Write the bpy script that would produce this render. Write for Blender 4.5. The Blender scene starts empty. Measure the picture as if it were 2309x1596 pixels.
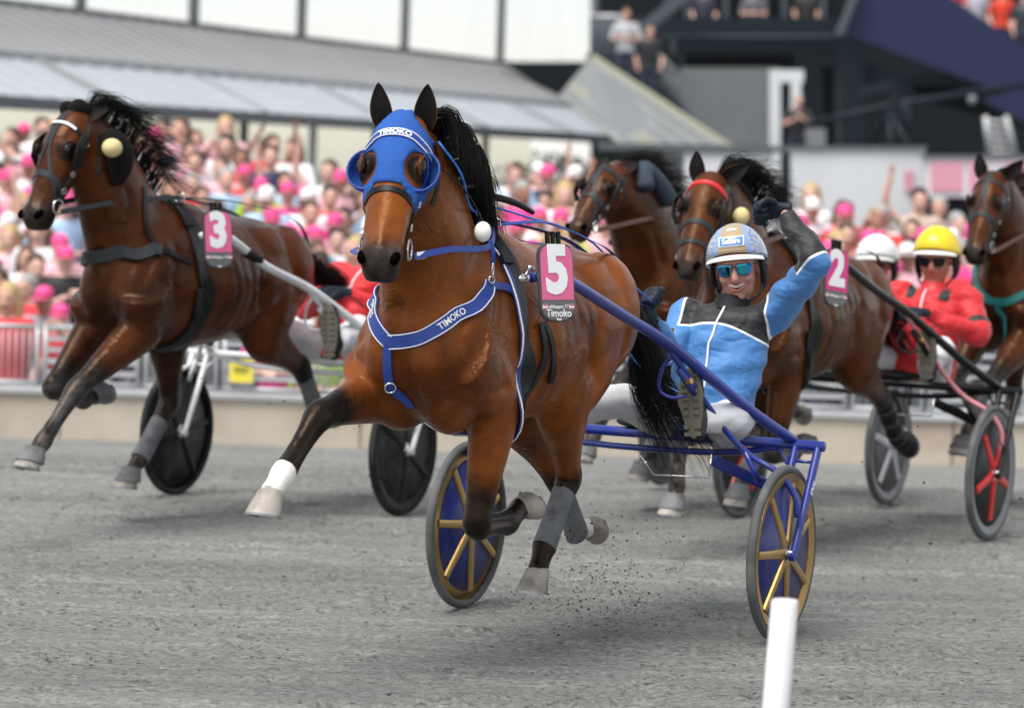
import bpy, bmesh, math, random
import numpy as np
from mathutils import Vector as V, Matrix, noise
from mathutils.bvhtree import BVHTree
random.seed(7); np.random.seed(7)
R = math.radians
SC = bpy.context.scene
COL = SC.collection

# ------------------------------------------------------------------ camera, sky, sun, exposure
FP = 7085.0; W2 = 1154.5; H2 = 798.0                       # photo measured on a 2309 px wide copy
PITCH = math.atan(427/FP); ROLL = .035; CAMZ = 1.9
f_ = V((0, math.cos(PITCH), -math.sin(PITCH))); u_ = V((0, math.sin(PITCH), math.cos(PITCH))); r_ = V((1, 0, 0))
RT = r_*math.cos(ROLL) + u_*math.sin(ROLL); UP = u_*math.cos(ROLL) - r_*math.sin(ROLL)
cam = bpy.data.cameras.new('camera'); camo = bpy.data.objects.new('camera', cam); COL.objects.link(camo)
m3 = Matrix((RT, UP, -f_)).transposed()
camo.matrix_world = Matrix.Translation((0, 0, CAMZ)) @ m3.to_4x4()
cam.sensor_width = 36; cam.lens = 36*FP/2309; cam.clip_start = .5; cam.clip_end = 900
cam.dof.use_dof = True; cam.dof.focus_distance = 11.9; cam.dof.aperture_fstop = 2.35
SC.camera = camo
SUN_EL, SUN_AZ = 64, 214                                    # azimuth: where the sun stands, clockwise from +Y
w = bpy.data.worlds.new('World'); SC.world = w; w.use_nodes = True
nt = w.node_tree; bg = nt.nodes['Background']
sky = nt.nodes.new('ShaderNodeTexSky'); sky.sky_type = 'NISHITA'; sky.sun_disc = False
sky.sun_elevation = R(SUN_EL); sky.sun_rotation = R(SUN_AZ); sky.air_density = 1.0; sky.dust_density = .6; sky.ozone_density = 1.0
hs = nt.nodes.new('ShaderNodeHueSaturation'); hs.inputs['Saturation'].default_value = .25
nt.links.new(sky.outputs[0], hs.inputs['Color']); nt.links.new(hs.outputs[0], bg.inputs[0]); bg.inputs[1].default_value = .07
sun = bpy.data.lights.new('sun', 'SUN'); sun.energy = 1.5; sun.angle = R(36); sun.color = (1, .965, .91)
suno = bpy.data.objects.new('sun', sun); COL.objects.link(suno)
sd = V((math.sin(R(SUN_AZ))*math.cos(R(SUN_EL)), math.cos(R(SUN_AZ))*math.cos(R(SUN_EL)), math.sin(R(SUN_EL))))
suno.rotation_euler = (-sd).to_track_quat('-Z', 'Y').to_euler()
SC.view_settings.view_transform = 'Standard'; SC.view_settings.look = 'None'
SC.view_settings.exposure = 1.58; SC.view_settings.gamma = 1; SC.view_settings.use_curve_mapping = False
SC.render.engine = 'CYCLES'; SC.cycles.use_denoising = True
SC.cycles.max_bounces = 6; SC.cycles.diffuse_bounces = 3; SC.cycles.glossy_bounces = 3; SC.cycles.transparent_max_bounces = 8
SC.cycles.sample_clamp_indirect = 6

def ray(px, py): return f_ + RT*((px-W2)/FP) + UP*((H2-py)/FP)
def at(px, py, Y):                                          # world point seen at a photo pixel, Y metres away
    d = ray(px, py); return V((0, 0, CAMZ)) + d*(Y/d.y)

# ------------------------------------------------------------------ materials
def newmat(name):
    m = bpy.data.materials.new(name); m.use_nodes = True
    return m, m.node_tree, m.node_tree.nodes['Principled BSDF']
def N(nt, t, **k):
    n = nt.nodes.new(t)
    for a, b in k.items():
        if a in n.inputs.keys() if hasattr(n.inputs, 'keys') else False: n.inputs[a].default_value = b
        else: setattr(n, a, b)
    return n
def lin(c):
    if isinstance(c, str):
        c = [int(c[i:i+2], 16)/255 for i in (0, 2, 4)]
        c = [(x/12.92 if x <= .04045 else ((x+.055)/1.055)**2.4) for x in c]
    return (*c[:3], 1)
def ramp(nt, src, stops):
    r = nt.nodes.new('ShaderNodeValToRGB'); e = r.color_ramp.elements
    while len(e) < len(stops): e.new(.5)
    for i, (p, c) in enumerate(stops): e[i].position = p; e[i].color = lin(c)
    nt.links.new(src, r.inputs[0]); return r.outputs[0]
def mixc(nt, fac, a, b, mode='MIX'):
    x = nt.nodes.new('ShaderNodeMix'); x.data_type = 'RGBA'; x.blend_type = mode
    for s, v in ((0, fac), (6, a), (7, b)):
        if isinstance(v, (int, float)): x.inputs[s].default_value = v
        elif isinstance(v, (tuple, list, str)): x.inputs[s].default_value = lin(v)
        else: nt.links.new(v, x.inputs[s])
    return x.outputs[2]
def noise_n(nt, scale, detail=4, coord='Object', stretch=None, rough=.55):
    tc = nt.nodes.new('ShaderNodeTexCoord'); src = tc.outputs[coord]
    if stretch:
        mp = nt.nodes.new('ShaderNodeMapping'); mp.inputs['Scale'].default_value = stretch
        nt.links.new(src, mp.inputs[0]); src = mp.outputs[0]
    n = nt.nodes.new('ShaderNodeTexNoise'); n.inputs['Scale'].default_value = scale; n.inputs['Detail'].default_value = detail
    n.inputs['Roughness'].default_value = rough
    nt.links.new(src, n.inputs['Vector']); return n.outputs[0]
def math_n(nt, op, a, b=0., c=0., clamp=False):
    x = nt.nodes.new('ShaderNodeMath'); x.operation = op; x.use_clamp = clamp
    for i, v in enumerate((a, b, c)):
        if isinstance(v, (int, float)): x.inputs[i].default_value = v
        else: nt.links.new(v, x.inputs[i])
    return x.outputs[0]
def sstep(nt, v, lo, hi):
    x = nt.nodes.new('ShaderNodeMapRange'); x.interpolation_type = 'SMOOTHSTEP'
    nt.links.new(v, x.inputs[0]); x.inputs[1].default_value = lo; x.inputs[2].default_value = hi
    return x.outputs[0]
def attr(nt, name):
    a = nt.nodes.new('ShaderNodeAttribute'); a.attribute_name = name; return a.outputs['Fac']
def bump(nt, b, h, s, d=.01):
    x = nt.nodes.new('ShaderNodeBump'); x.inputs['Strength'].default_value = s; x.inputs['Distance'].default_value = d
    nt.links.new(h, x.inputs['Height']); nt.links.new(x.outputs[0], b.inputs['Normal'])
MATS = {}
def mat(name, c=None, rough=.5, metal=0., var=.12, scale=12, bmp=0., spec=.5, dirt=None):
    """plain surface: colour with slow and fine variation, optional grime and fine relief"""
    if name in MATS: return MATS[name]
    m, nt, b = newmat(name); c = lin(c)
    n1 = noise_n(nt, scale, 5)
    v = math_n(nt, 'MULTIPLY_ADD', n1, 2*var, 1-var)
    col = mixc(nt, 1., (c[0], c[1], c[2]), v, 'MULTIPLY')
    if dirt:
        n2 = noise_n(nt, dirt[2], 6); col = mixc(nt, math_n(nt, 'MULTIPLY', sstep(nt, n2, .42, .68), dirt[1]), col, dirt[0])
    nt.links.new(col, b.inputs['Base Color'])
    b.inputs['Roughness'].default_value = rough; b.inputs['Metallic'].default_value = metal
    b.inputs['Specular IOR Level'].default_value = spec*(.55 if max(c[:3]) < .03 else 1)
    if bmp: bump(nt, b, noise_n(nt, scale*6, 4), bmp, .004)
    MATS[name] = m; return m

# ------------------------------------------------------------------ mesh building
def cr(p0, p1, p2, p3, t):
    return .5*((2*p1) + (-p0+p2)*t + (2*p0-5*p1+4*p2-p3)*t*t + (-p0+3*p1-3*p2+p3)*t**3)
def spline(arr, sub):
    a = np.array(arr, float); n = len(a); out = []
    for i in range(n-1):
        p0 = a[max(i-1, 0)]; p1 = a[i]; p2 = a[i+1]; p3 = a[min(i+2, n-1)]
        if i == 0: p0 = 2*p1-p2
        if i == n-2: p3 = 2*p2-p1
        for k in range(sub): out.append(cr(p0, p1, p2, p3, k/sub))
    out.append(a[-1]); return np.array(out)
class MB:
    def __init__(s): s.v = []; s.f = []
    def add(s, vs, fs):
        o = len(s.v); s.v += [tuple(map(float, q)) for q in vs]; s.f += [tuple(i+o for i in q) for q in fs]; return s
    def rings(s, rs, closed=True, cap=True):
        n = len(rs[0]); vs = [p for r in rs for p in r]; fs = []
        for i in range(len(rs)-1):
            for j in range(n if closed else n-1):
                a = i*n+j; b = i*n+(j+1) % n; fs.append((a, b, b+n, a+n))
        if cap: fs += [tuple(range(n-1, -1, -1)), tuple(range((len(rs)-1)*n, len(rs)*n))]
        return s.add(vs, fs)
    def loft(s, rows, side, n=16, sub=4, egg=None):
        """rows: (x,y,z, half-width along side, half-depth across) ; side: width direction"""
        a = spline(rows, sub) if sub > 1 else np.array(rows, float); c = a[:, :3]; rs = []
        side = np.array(side, float)
        for i in range(len(a)):
            t = c[min(i+1, len(a)-1)]-c[max(i-1, 0)]; t = t/(np.linalg.norm(t)+1e-9)
            sd = side if side.ndim == 1 else side[min(int(i/sub), len(side)-1)]
            w = sd-t*(sd@t); w /= np.linalg.norm(w)+1e-9; h = np.cross(t, w)
            r = []
            for k in range(n):
                th = 2*math.pi*k/n; cx, sx = math.cos(th), math.sin(th)
                e = 1-(egg or 0)*sx if egg else 1
                r.append(c[i]+w*(max(a[i, 3], 1e-4)*cx*e)+h*(max(a[i, 4], 1e-4)*sx))
            rs.append(r)
        return s.rings(rs)
    def tube(s, pts, r, n=8, sub=4, cap=True):
        pts = [tuple(p) for p in pts]; rr = r if isinstance(r, (list, tuple)) else [r]*len(pts)
        a = spline([(*p, q) for p, q in zip(pts, rr)], sub) if sub > 1 and len(pts) > 2 else np.array([(*p, q) for p, q in zip(pts, rr)], float)
        c = a[:, :3]; t0 = c[1]-c[0]; ref = np.array((0, 0, 1.)) if abs(t0[2]) < .9*np.linalg.norm(t0) else np.array((1., 0, 0)); rs = []; w = None
        for i in range(len(a)):
            t = c[min(i+1, len(a)-1)]-c[max(i-1, 0)]; t = t/(np.linalg.norm(t)+1e-9)
            w = (ref if w is None else w); w = w-t*(w@t); w /= np.linalg.norm(w)+1e-9; h = np.cross(t, w)
            rs.append([c[i]+a[i, 3]*(w*math.cos(2*math.pi*k/n)+h*math.sin(2*math.pi*k/n)) for k in range(n)])
        return s.rings(rs, cap=cap)
    def ell(s, c, r, axes=None, n=14, m=9):
        c = np.array(c, float); ax = np.array(axes, float) if axes is not None else np.eye(3); rs = []
        for i in range(m+1):
            ph = -math.pi/2+math.pi*i/m; cp = max(math.cos(ph), .03)
            rs.append([c+ax[0]*(r[0]*cp*math.cos(2*math.pi*k/n))+ax[1]*(r[1]*cp*math.sin(2*math.pi*k/n))+ax[2]*(r[2]*math.sin(ph)) for k in range(n)])
        return s.rings(rs)
    def box(s, c, d, axes=None):
        c = np.array(c, float); ax = np.array(axes, float) if axes is not None else np.eye(3); h = [q/2 for q in d]
        vs = [c+ax[0]*h[0]*x+ax[1]*h[1]*y+ax[2]*h[2]*z for z in (-1, 1) for y in (-1, 1) for x in (-1, 1)]
        return s.add(vs, [(0, 2, 3, 1), (4, 5, 7, 6), (0, 1, 5, 4), (2, 6, 7, 3), (0, 4, 6, 2), (1, 3, 7, 5)])
    def bar(s, a, b, wd, th, upv=(0, 0, 1)):
        a = np.array(a, float); b = np.array(b, float); t = b-a; L = np.linalg.norm(t); t /= L
        u = np.array(upv, float); u = u-t*(u@t); u /= np.linalg.norm(u)+1e-9
        return s.box((a+b)/2, (L, wd, th), (t, np.cross(u, t), u))
    def lathe(s, c, ax, prof, n=48):
        """prof: (radius, offset along axis)"""
        c = np.array(c, float); ax = np.array(ax, float); ax /= np.linalg.norm(ax)
        u = np.cross(ax, (0, 0, 1.)) if abs(ax[2]) < .9 else np.cross(ax, (1., 0, 0)); u /= np.linalg.norm(u); h = np.cross(ax, u)
        return s.rings([[c+ax*o+r*(u*math.cos(2*math.pi*k/n)+h*math.sin(2*math.pi*k/n)) for k in range(n)] for r, o in prof], cap=False)
    def ring(s, c, ax, R_, r, n=20, m=8):
        return s.lathe(c, ax, [(R_+r*math.cos(2*math.pi*k/m), r*math.sin(2*math.pi*k/m)) for k in range(m+1)], n)
    def ribbon(s, P, Nn, wd, th):
        """flat strap: centre points P with outward normals Nn"""
        P = np.array(P, float); Nn = np.array(Nn, float); rs = []
        for i in range(len(P)):
            t = P[min(i+1, len(P)-1)]-P[max(i-1, 0)]; t /= np.linalg.norm(t)+1e-9
            nn = Nn[i]-t*(Nn[i]@t); nn /= np.linalg.norm(nn)+1e-9; b = np.cross(t, nn); hw = (wd if np.isscalar(wd) else wd[i])/2
            rs.append([P[i]+b*hw, P[i]+b*hw*.9+nn*th, P[i]-b*hw*.9+nn*th, P[i]-b*hw])
        return s.rings(rs)
    def mesh(s, name='m'):
        me = bpy.data.meshes.new(name); me.from_pydata(s.v, [], s.f); me.update(); return me
def setp(o, label=None, cat=None, group=None, kind=None):
    for k, v in (('label', label), ('category', cat), ('group', group), ('kind', kind)):
        if v: o[k] = v
    return o
def link(o, parent=None):
    COL.objects.link(o)
    if parent is not None: o.parent = parent
    return o
def ob(name, mb, m, parent=None, smooth=True, sharp=None, bevel=0, sub=0):
    me = mb.mesh(name) if isinstance(mb, MB) else mb
    if isinstance(mb, MB):
        bm = bmesh.new(); bm.from_mesh(me); bmesh.ops.recalc_face_normals(bm, faces=bm.faces); bm.to_mesh(me); bm.free()
    if m is not None:
        for q in (m if isinstance(m, (list, tuple)) else [m]): me.materials.append(MATS[q] if isinstance(q, str) else q)
    if smooth:
        me.polygons.foreach_set('use_smooth', [True]*len(me.polygons))
        if sharp is not None: me.set_sharp_from_angle(angle=R(sharp))
    o = bpy.data.objects.new(name, me)
    if bevel:
        b = o.modifiers.new('bevel', 'BEVEL'); b.width = bevel; b.segments = 2; b.limit_method = 'ANGLE'
    if sub:
        b = o.modifiers.new('sub', 'SUBSURF'); b.levels = sub; b.render_levels = sub
    return link(o, parent)
def empty(name, loc=(0, 0, 0), rz=0):
    o = bpy.data.objects.new(name, None); o.location = loc; o.rotation_euler = (0, 0, rz); o.empty_display_size = .1; return link(o)
def fuse(mb, voxel, it=8, fac=.5):
    """union of overlapping closed pieces as one smooth continuous skin"""
    o = bpy.data.objects.new('tmp', mb.mesh()); COL.objects.link(o)
    a = o.modifiers.new('r', 'REMESH'); a.mode = 'VOXEL'; a.voxel_size = voxel
    if it: b = o.modifiers.new('s', 'SMOOTH'); b.factor = fac; b.iterations = it
    dg = bpy.context.evaluated_depsgraph_get(); me = bpy.data.meshes.new_from_object(o.evaluated_get(dg))
    bpy.data.objects.remove(o); return me
def co_of(me):
    a = np.empty(len(me.vertices)*3); me.vertices.foreach_get('co', a); return a.reshape(-1, 3)
def set_co(me, c): me.vertices.foreach_set('co', c.ravel()); me.update()
def nor_of(me):
    a = np.empty(len(me.vertices)*3); me.vertices.foreach_get('normal', a); return a.reshape(-1, 3)
def setattr_f(me, name, vals):
    a = me.attributes.new(name, 'FLOAT', 'POINT'); a.data.foreach_set('value', np.asarray(vals, dtype=np.float32))
def bvh_of(me):
    return BVHTree.FromPolygons([v.co.copy() for v in me.vertices], [tuple(p.vertices) for p in me.polygons])
def snap(bvh, pts, off=.002, sub=6, it=2):
    """draw a line of points over a surface: returns points just above it and their normals"""
    a = spline(pts, sub) if sub > 1 else np.array(pts, float); P = []; Q = []
    for p in a:
        l, n, i, d = bvh.find_nearest(V(p)); 
        if (V(p)-l).dot(n) < 0 or True: P.append(l+n*off); Q.append(n)
    P = np.array([tuple(p) for p in P]); Q = np.array([tuple(q) for q in Q])
    for _ in range(it):
        P[1:-1] = .5*P[1:-1]+.25*(P[2:]+P[:-2]); Q[1:-1] = .5*Q[1:-1]+.25*(Q[2:]+Q[:-2])
    return P, Q
def poly_dist(c, pl):
    """nearest distance of points c to polyline pl and the arc length there"""
    pl = np.array(pl, float); best = np.full(len(c), 1e9); arc = np.zeros(len(c)); L = 0
    for a, b in zip(pl[:-1], pl[1:]):
        d = b-a; l = np.linalg.norm(d); t = np.clip(((c-a)@d)/(l*l), 0, 1); q = np.linalg.norm(c-(a+t[:, None]*d), axis=1)
        m = q < best; best[m] = q[m]; arc[m] = L+t[m]*l; L += l
    return best, arc
def text_mesh(s, size, depth=.0008, bold=0., align='CENTER'):
    cu = bpy.data.curves.new('t', 'FONT'); cu.body = s; cu.size = size; cu.extrude = depth; cu.offset = bold
    cu.align_x = align; cu.align_y = 'CENTER'; cu.resolution_u = 3
    o = bpy.data.objects.new('t', cu); COL.objects.link(o)
    me = bpy.data.meshes.new_from_object(o.evaluated_get(bpy.context.evaluated_depsgraph_get()))
    bpy.data.objects.remove(o); return me
def text_flat(name, s, size, m, org, ex, ey, parent, bold=0., depth=.0008, sx=1.):
    me = text_mesh(s, size, depth, bold); ex = V(ex).normalized(); ey = V(ey); ey = (ey-ex*ey.dot(ex)).normalized(); ez = ex.cross(ey)
    for v in me.vertices: c = v.co.copy(); v.co = V(org)+ex*(c.x*sx)+ey*c.y+ez*c.z
    return ob(name, me, m, parent, smooth=False)
def text_on(name, s, size, m, P, Nn, s0, parent, off=.002, flip=False, bold=0., across=0.):
    """lettering bent along a strap (points P, normals Nn), centred at arc length s0"""
    P = np.array(P); Nn = np.array(Nn); seg = np.linalg.norm(np.diff(P, axis=0), axis=1); arc = np.concatenate(([0], np.cumsum(seg)))
    me = text_mesh(s, size, .0004, bold); c = co_of(me); sg = -1 if flip else 1
    x = s0+sg*c[:, 0]; pp = np.stack([np.interp(x, arc, P[:, k]) for k in range(3)], 1); nn = np.stack([np.interp(x, arc, Nn[:, k]) for k in range(3)], 1)
    e = .004; tt = np.stack([np.interp(x+e, arc, P[:, k])-np.interp(x-e, arc, P[:, k]) for k in range(3)], 1); tt /= np.linalg.norm(tt, axis=1)[:, None]+1e-9
    nn -= tt*(nn*tt).sum(1)[:, None]; nn /= np.linalg.norm(nn, axis=1)[:, None]+1e-9; bb = np.cross(nn, tt)
    set_co(me, pp+bb*(sg*c[:, 1]+across)[:, None]+nn*(off+c[:, 2])[:, None]); return ob(name, me, m, parent, smooth=False)
def strands(mb, roots, n, spread, r0, seg=9, tip=.25):
    """thin hair strands following guide curves (lists of points); one guide is picked per strand"""
    for k in range(n):
        g = random.choice(roots) if not isinstance(roots, tuple) else roots[0]
        a = spline(g, 4); j = np.random.randn(3)*spread; w = np.random.randn(3)*spread
        idx = np.linspace(0, len(a)-1, seg).astype(int); L = random.uniform(.72, 1.06)
        pts = []
        for q, i in enumerate(idx):
            t = q/(seg-1); pts.append(a[0]+(a[i]-a[0])*(1 if t < .3 else 1-(1-L)*(t-.3))+j*(.35+t)+w*t*t*1.2+np.array(noise.noise_vector(V(a[i]*6+j*9)))*spread*.6*t)
        mb.tube(pts, [r0*(1-(1-tip)*q/(seg-1)) for q in range(seg)], n=3, sub=1, cap=False)
    return mb
# ------------------------------------------------------------------ the track
def ground_mat():
    m, nt, b = newmat('track_sand')
    a = noise_n(nt, 52, 9, stretch=(.62, 1, 1), rough=.78); c = noise_n(nt, 1.1, 5, stretch=(.22, 1, 1)); d = noise_n(nt, 7, 6, stretch=(.07, 1, 1), rough=.65)
    col = ramp(nt, a, [(.33, (.05, .05, .048)), (.44, (.215, .218, .211)), (.54, (.32, .324, .315)), (.70, (.48, .483, .47))])
    col = mixc(nt, sstep(nt, c, .35, .7), col, mixc(nt, 1, col, (.78, .79, .79), 'MULTIPLY'))
    col = mixc(nt, math_n(nt, 'MULTIPLY', sstep(nt, d, .45, .62), .9), col, mixc(nt, 1, col, (1.22, 1.22, 1.2), 'MULTIPLY'))
    pit = noise_n(nt, 21, 4, stretch=(.75, 1.3, 1), rough=.6); pit2 = noise_n(nt, 58, 3, stretch=(.6, 1.2, 1)); pm = noise_n(nt, 1.6, 3, stretch=(.4, 1, 1))
    pk = math_n(nt, 'MULTIPLY', math_n(nt, 'MAXIMUM', sstep(nt, pit, .395, .31), sstep(nt, pit2, .385, .30)), math_n(nt, 'MULTIPLY_ADD', sstep(nt, pm, .35, .62), .75, .2))
    col = mixc(nt, pk, col, (.055, .056, .054))
    col = mixc(nt, 1., col, (1.0, .99, .972), 'MULTIPLY')
    nt.links.new(col, b.inputs['Base Color']); b.inputs['Roughness'].default_value = .95; b.inputs['Specular IOR Level'].default_value = .2
    bump(nt, b, math_n(nt, 'ADD', math_n(nt, 'MULTIPLY', a, 1.), math_n(nt, 'MULTIPLY', d, .8)), .9, .03)
    MATS['track'] = m
ground_mat()
WALLY = 25.0; WALLZ = -.42
def ground_z(x, y):
    t = min(1, max(0, (y-17.4)/(WALLY-17.4))); return WALLZ*t*t*(1.6-.6*t)
gm = MB(); xs = np.concatenate((np.linspace(-400, -14, 8), np.linspace(-12, -4.6, 40), np.linspace(-4.5, 4.5, 300), np.linspace(4.6, 12, 40), np.linspace(14, 400, 8)))
ys = np.concatenate(([-200, -20, 4], np.linspace(6, 8.9, 20), np.linspace(9, 21, 360), np.linspace(21.1, 25.7, 40)))
GX, GY = np.meshgrid(xs, ys); GZ = np.array([[ground_z(0, y)] for y in ys])+GX*0
near = (GY > 6) & (GY < 25) & (np.abs(GX) < 12)
rel = np.zeros_like(GX)
for j, i in zip(*np.nonzero(near)):
    x, y = GX[j, i], GY[j, i]; rel[j, i] = .014*noise.noise(V((x*.9, y*3.2, 0)))+.010*noise.noise(V((x*3.5, y*7, 3)))+.007*abs(noise.noise(V((x*11, y*17, 5))))
rel += near*.0035*np.sin((GY-.10*GX)*2*math.pi/.26+rel*160)                  # faint harrow lines
rh = random.Random(11)
for k in range(520):                                                          # hoof prints
    hx_, hy_ = rh.uniform(-3.6, 3.6), rh.uniform(9.2, 20); w_ = (np.abs(GX-hx_) < .2) & (np.abs(GY-hy_) < .2)
    d_ = np.sqrt(((GX[w_]-hx_)/1.0)**2+((GY[w_]-hy_)/1.15)**2)/rh.uniform(.05, .075); rel[w_] += -.022*np.exp(-d_**4)+.009*np.exp(-((d_-1.35)/.35)**2)
GZ = GZ+rel; gv = list(zip(GX.ravel(), GY.ravel(), GZ.ravel())); gf = []
nx = len(xs)
for j in range(len(ys)-1):
    for i in range(nx-1): a = j*nx+i; gf.append((a, a+1, a+nx+1, a+nx))
setp(ob('track_ground', gm.add(gv, gf), 'track'), kind='structure')

mat('concrete', (.50, .44, .36), .85, var=.16, scale=3, bmp=.5, dirt=((.36, .27, .21), .6, 1.9)); mat('concrete_grey', (.40, .41, .42), .85, var=.12, scale=2, bmp=.4, dirt=((.3, .3, .3), .5, 1.2))
mat('apron_asphalt', (.11, .11, .112), .9, var=.2, bmp=.5)
# sunken apron and stepped terrace for the spectators
setp(ob('apron_ground', MB().add([(-400, 25.7, -1.12), (400, 25.7, -1.12), (400, 700, -1.12), (-400, 700, -1.12)], [(0, 1, 2, 3)]), 'apron_asphalt', smooth=False), kind='structure')
ROWY = lambda k: 26.3+.58*k
ROWZ = lambda k: -1.05+.108*k
mb = MB()
for k in range(17): mb.box((-.0, ROWY(k)+.0, (ROWZ(k)-1.2)/2), (18, .579, ROWZ(k)+1.2))
setp(ob('spectator_terrace', mb, 'concrete_grey', smooth=False), kind='structure')
# ------------------------------------------------------------------ horses
def coat_mat(name, c1, c2, dark=(.0042, .0034, .0034), rough=.38):
    m, nt, b = newmat(name)
    n = noise_n(nt, 2.4, 5); n2 = noise_n(nt, 26, 3)
    col = mixc(nt, sstep(nt, n, .36, .66), c1, c2)
    col = mixc(nt, math_n(nt, 'MULTIPLY', n2, .35), col, mixc(nt, .5, c2, dark))
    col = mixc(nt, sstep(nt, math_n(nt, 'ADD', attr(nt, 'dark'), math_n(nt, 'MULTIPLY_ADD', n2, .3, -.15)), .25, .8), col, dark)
    col = mixc(nt, sstep(nt, math_n(nt, 'ADD', attr(nt, 'sock'), math_n(nt, 'MULTIPLY_ADD', noise_n(nt, 30, 3), .03, -.015)), -.004, .004), col, (.74, .71, .67))
    dn = math_n(nt, 'MULTIPLY', attr(nt, 'dust'), sstep(nt, noise_n(nt, 14, 6), .3, .7))
    col = mixc(nt, dn, col, (.10, .10, .104))
    nt.links.new(col, b.inputs['Base Color'])
    nt.links.new(math_n(nt, 'MULTIPLY_ADD', noise_n(nt, 7, 4), .3, rough-.2), b.inputs['Roughness'])
    b.inputs['Specular IOR Level'].default_value = .26; b.inputs['Specular Tint'].default_value = (1, .66, .42, 1)
    hair = noise_n(nt, 240, 2, stretch=(1, 1, .25))
    vein = math_n(nt, 'MULTIPLY', sstep(nt, math_n(nt, 'ABSOLUTE', math_n(nt, 'SUBTRACT', noise_n(nt, 6.5, 3, rough=.6), .5)), .045, .0), sstep(nt, noise_n(nt, 2.6, 2), .50, .62))
    hgt = math_n(nt, 'ADD', math_n(nt, 'MULTIPLY', hair, .10), math_n(nt, 'MULTIPLY', noise_n(nt, 34, 5, stretch=(1, 1, .5)), .5))
    hgt = math_n(nt, 'ADD', hgt, math_n(nt, 'ADD', math_n(nt, 'MULTIPLY', vein, .5), math_n(nt, 'MULTIPLY', noise_n(nt, 8, 3), 2.2)))
    bump(nt, b, hgt, .5, .008)
    nt.links.new(math_n(nt, 'MULTIPLY_ADD', attr(nt, 'dark'), -.04, .04, True), b.inputs['Sheen Weight']); b.inputs['Sheen Roughness'].default_value = .35; b.inputs['Sheen Tint'].default_value = (1, .8, .6, 1)
    MATS[name] = m; return m
coat_mat('coat_bay', (.245, .066, .0105), (.078, .0195, .0042))
coat_mat('coat_dark_bay', (.088, .021, .005), (.022, .0062, .003))
coat_mat('coat_brown', (.10, .027, .007), (.03, .0095, .004))
coat_mat('coat_black_brown', (.034, .011, .006), (.012, .005, .0035))
mat('hair_black', (.0055, .0042, .0038), .55, var=.5, scale=30, spec=.3)
mat('hoof_pale', (.36, .32, .275), .6, var=.22, scale=22, bmp=.2, dirt=((.13, .12, .11), .8, 9))
mat('hoof_dark', (.12, .115, .11), .6, var=.25, scale=22, bmp=.2, dirt=((.26, .26, .26), .7, 9))
mat('horse_shoe', (.33, .33, .34), .35, 1.)
mat('eye_dark', (.006, .005, .005), .06, var=.05, spec=.9)
mat('ear_inner', (.006, .004, .0035), .8, var=.3, scale=30)
mat('nostril', (.003, .002, .002), 1., spec=0.)
mat('boot_grey', (.15, .155, .16), .75, var=.3, scale=20, bmp=.6, dirt=((.06, .06, .063), .7, 13))

mat('boot_strap', (.05, .052, .056), .7, var=.3, scale=30, bmp=.4)
TRUNK = [  # x, top, bottom, half width
    (.51, 1.30, 1.13, .08), (.46, 1.42, 1.03, .18), (.33, 1.53, .945, .235), (.14, 1.645, .905, .255), (-.06, 1.672, .895, .268),
    (-.33, 1.615, .915, .29), (-.60, 1.595, .955, .295), (-.80, 1.59, .99, .285), (-.97, 1.545, 1.02, .255), (-1.09, 1.47, 1.07, .20), (-1.17, 1.36, 1.15, .09)]
def legrows(J, kind):
    J = [np.array(j, float) for j in J]
    def L(a, b, t): return J[a]+(J[b]-J[a])*t
    if kind == 'F':
        spec = [(L(0, 1, 0), .10, .15), (L(0, 1, .6), .098, .14), (L(1, 2, 0), .092, .122), (L(1, 2, .25), .084, .106), (L(1, 2, .55), .068, .08), (L(1, 2, .82), .054, .06),
                (L(1, 2, .97), .056, .06), (L(2, 3, .08), .052, .056), (L(2, 3, .25), .041, .05), (L(2, 3, .55), .036, .045), (L(2, 3, .82), .039, .047),
                (L(2, 3, 1), .048, .053), (L(3, 4, .45), .040, .043), (L(3, 4, .85), .040, .043), (L(3, 4, 1.1), .046, .048)]
    else:
        spec = [(L(0, 1, 0), .13, .21), (L(0, 1, .35), .14, .225), (L(0, 1, .75), .125, .18), (L(1, 2, .05), .105, .14), (L(1, 2, .3), .09, .118), (L(1, 2, .6), .064, .082), (L(1, 2, .85), .05, .068),
                (L(1, 2, 1), .052, .07), (L(2, 3, .12), .048, .062), (L(2, 3, .35), .04, .05), (L(2, 3, .65), .038, .046), (L(2, 3, .88), .041, .048),
                (L(2, 3, 1), .048, .054), (L(3, 4, .45), .039, .043), (L(3, 4, .85), .041, .044), (L(3, 4, 1.1), .046, .048)]
    return [(*p, w, d) for p, w, d in spec]
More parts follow.
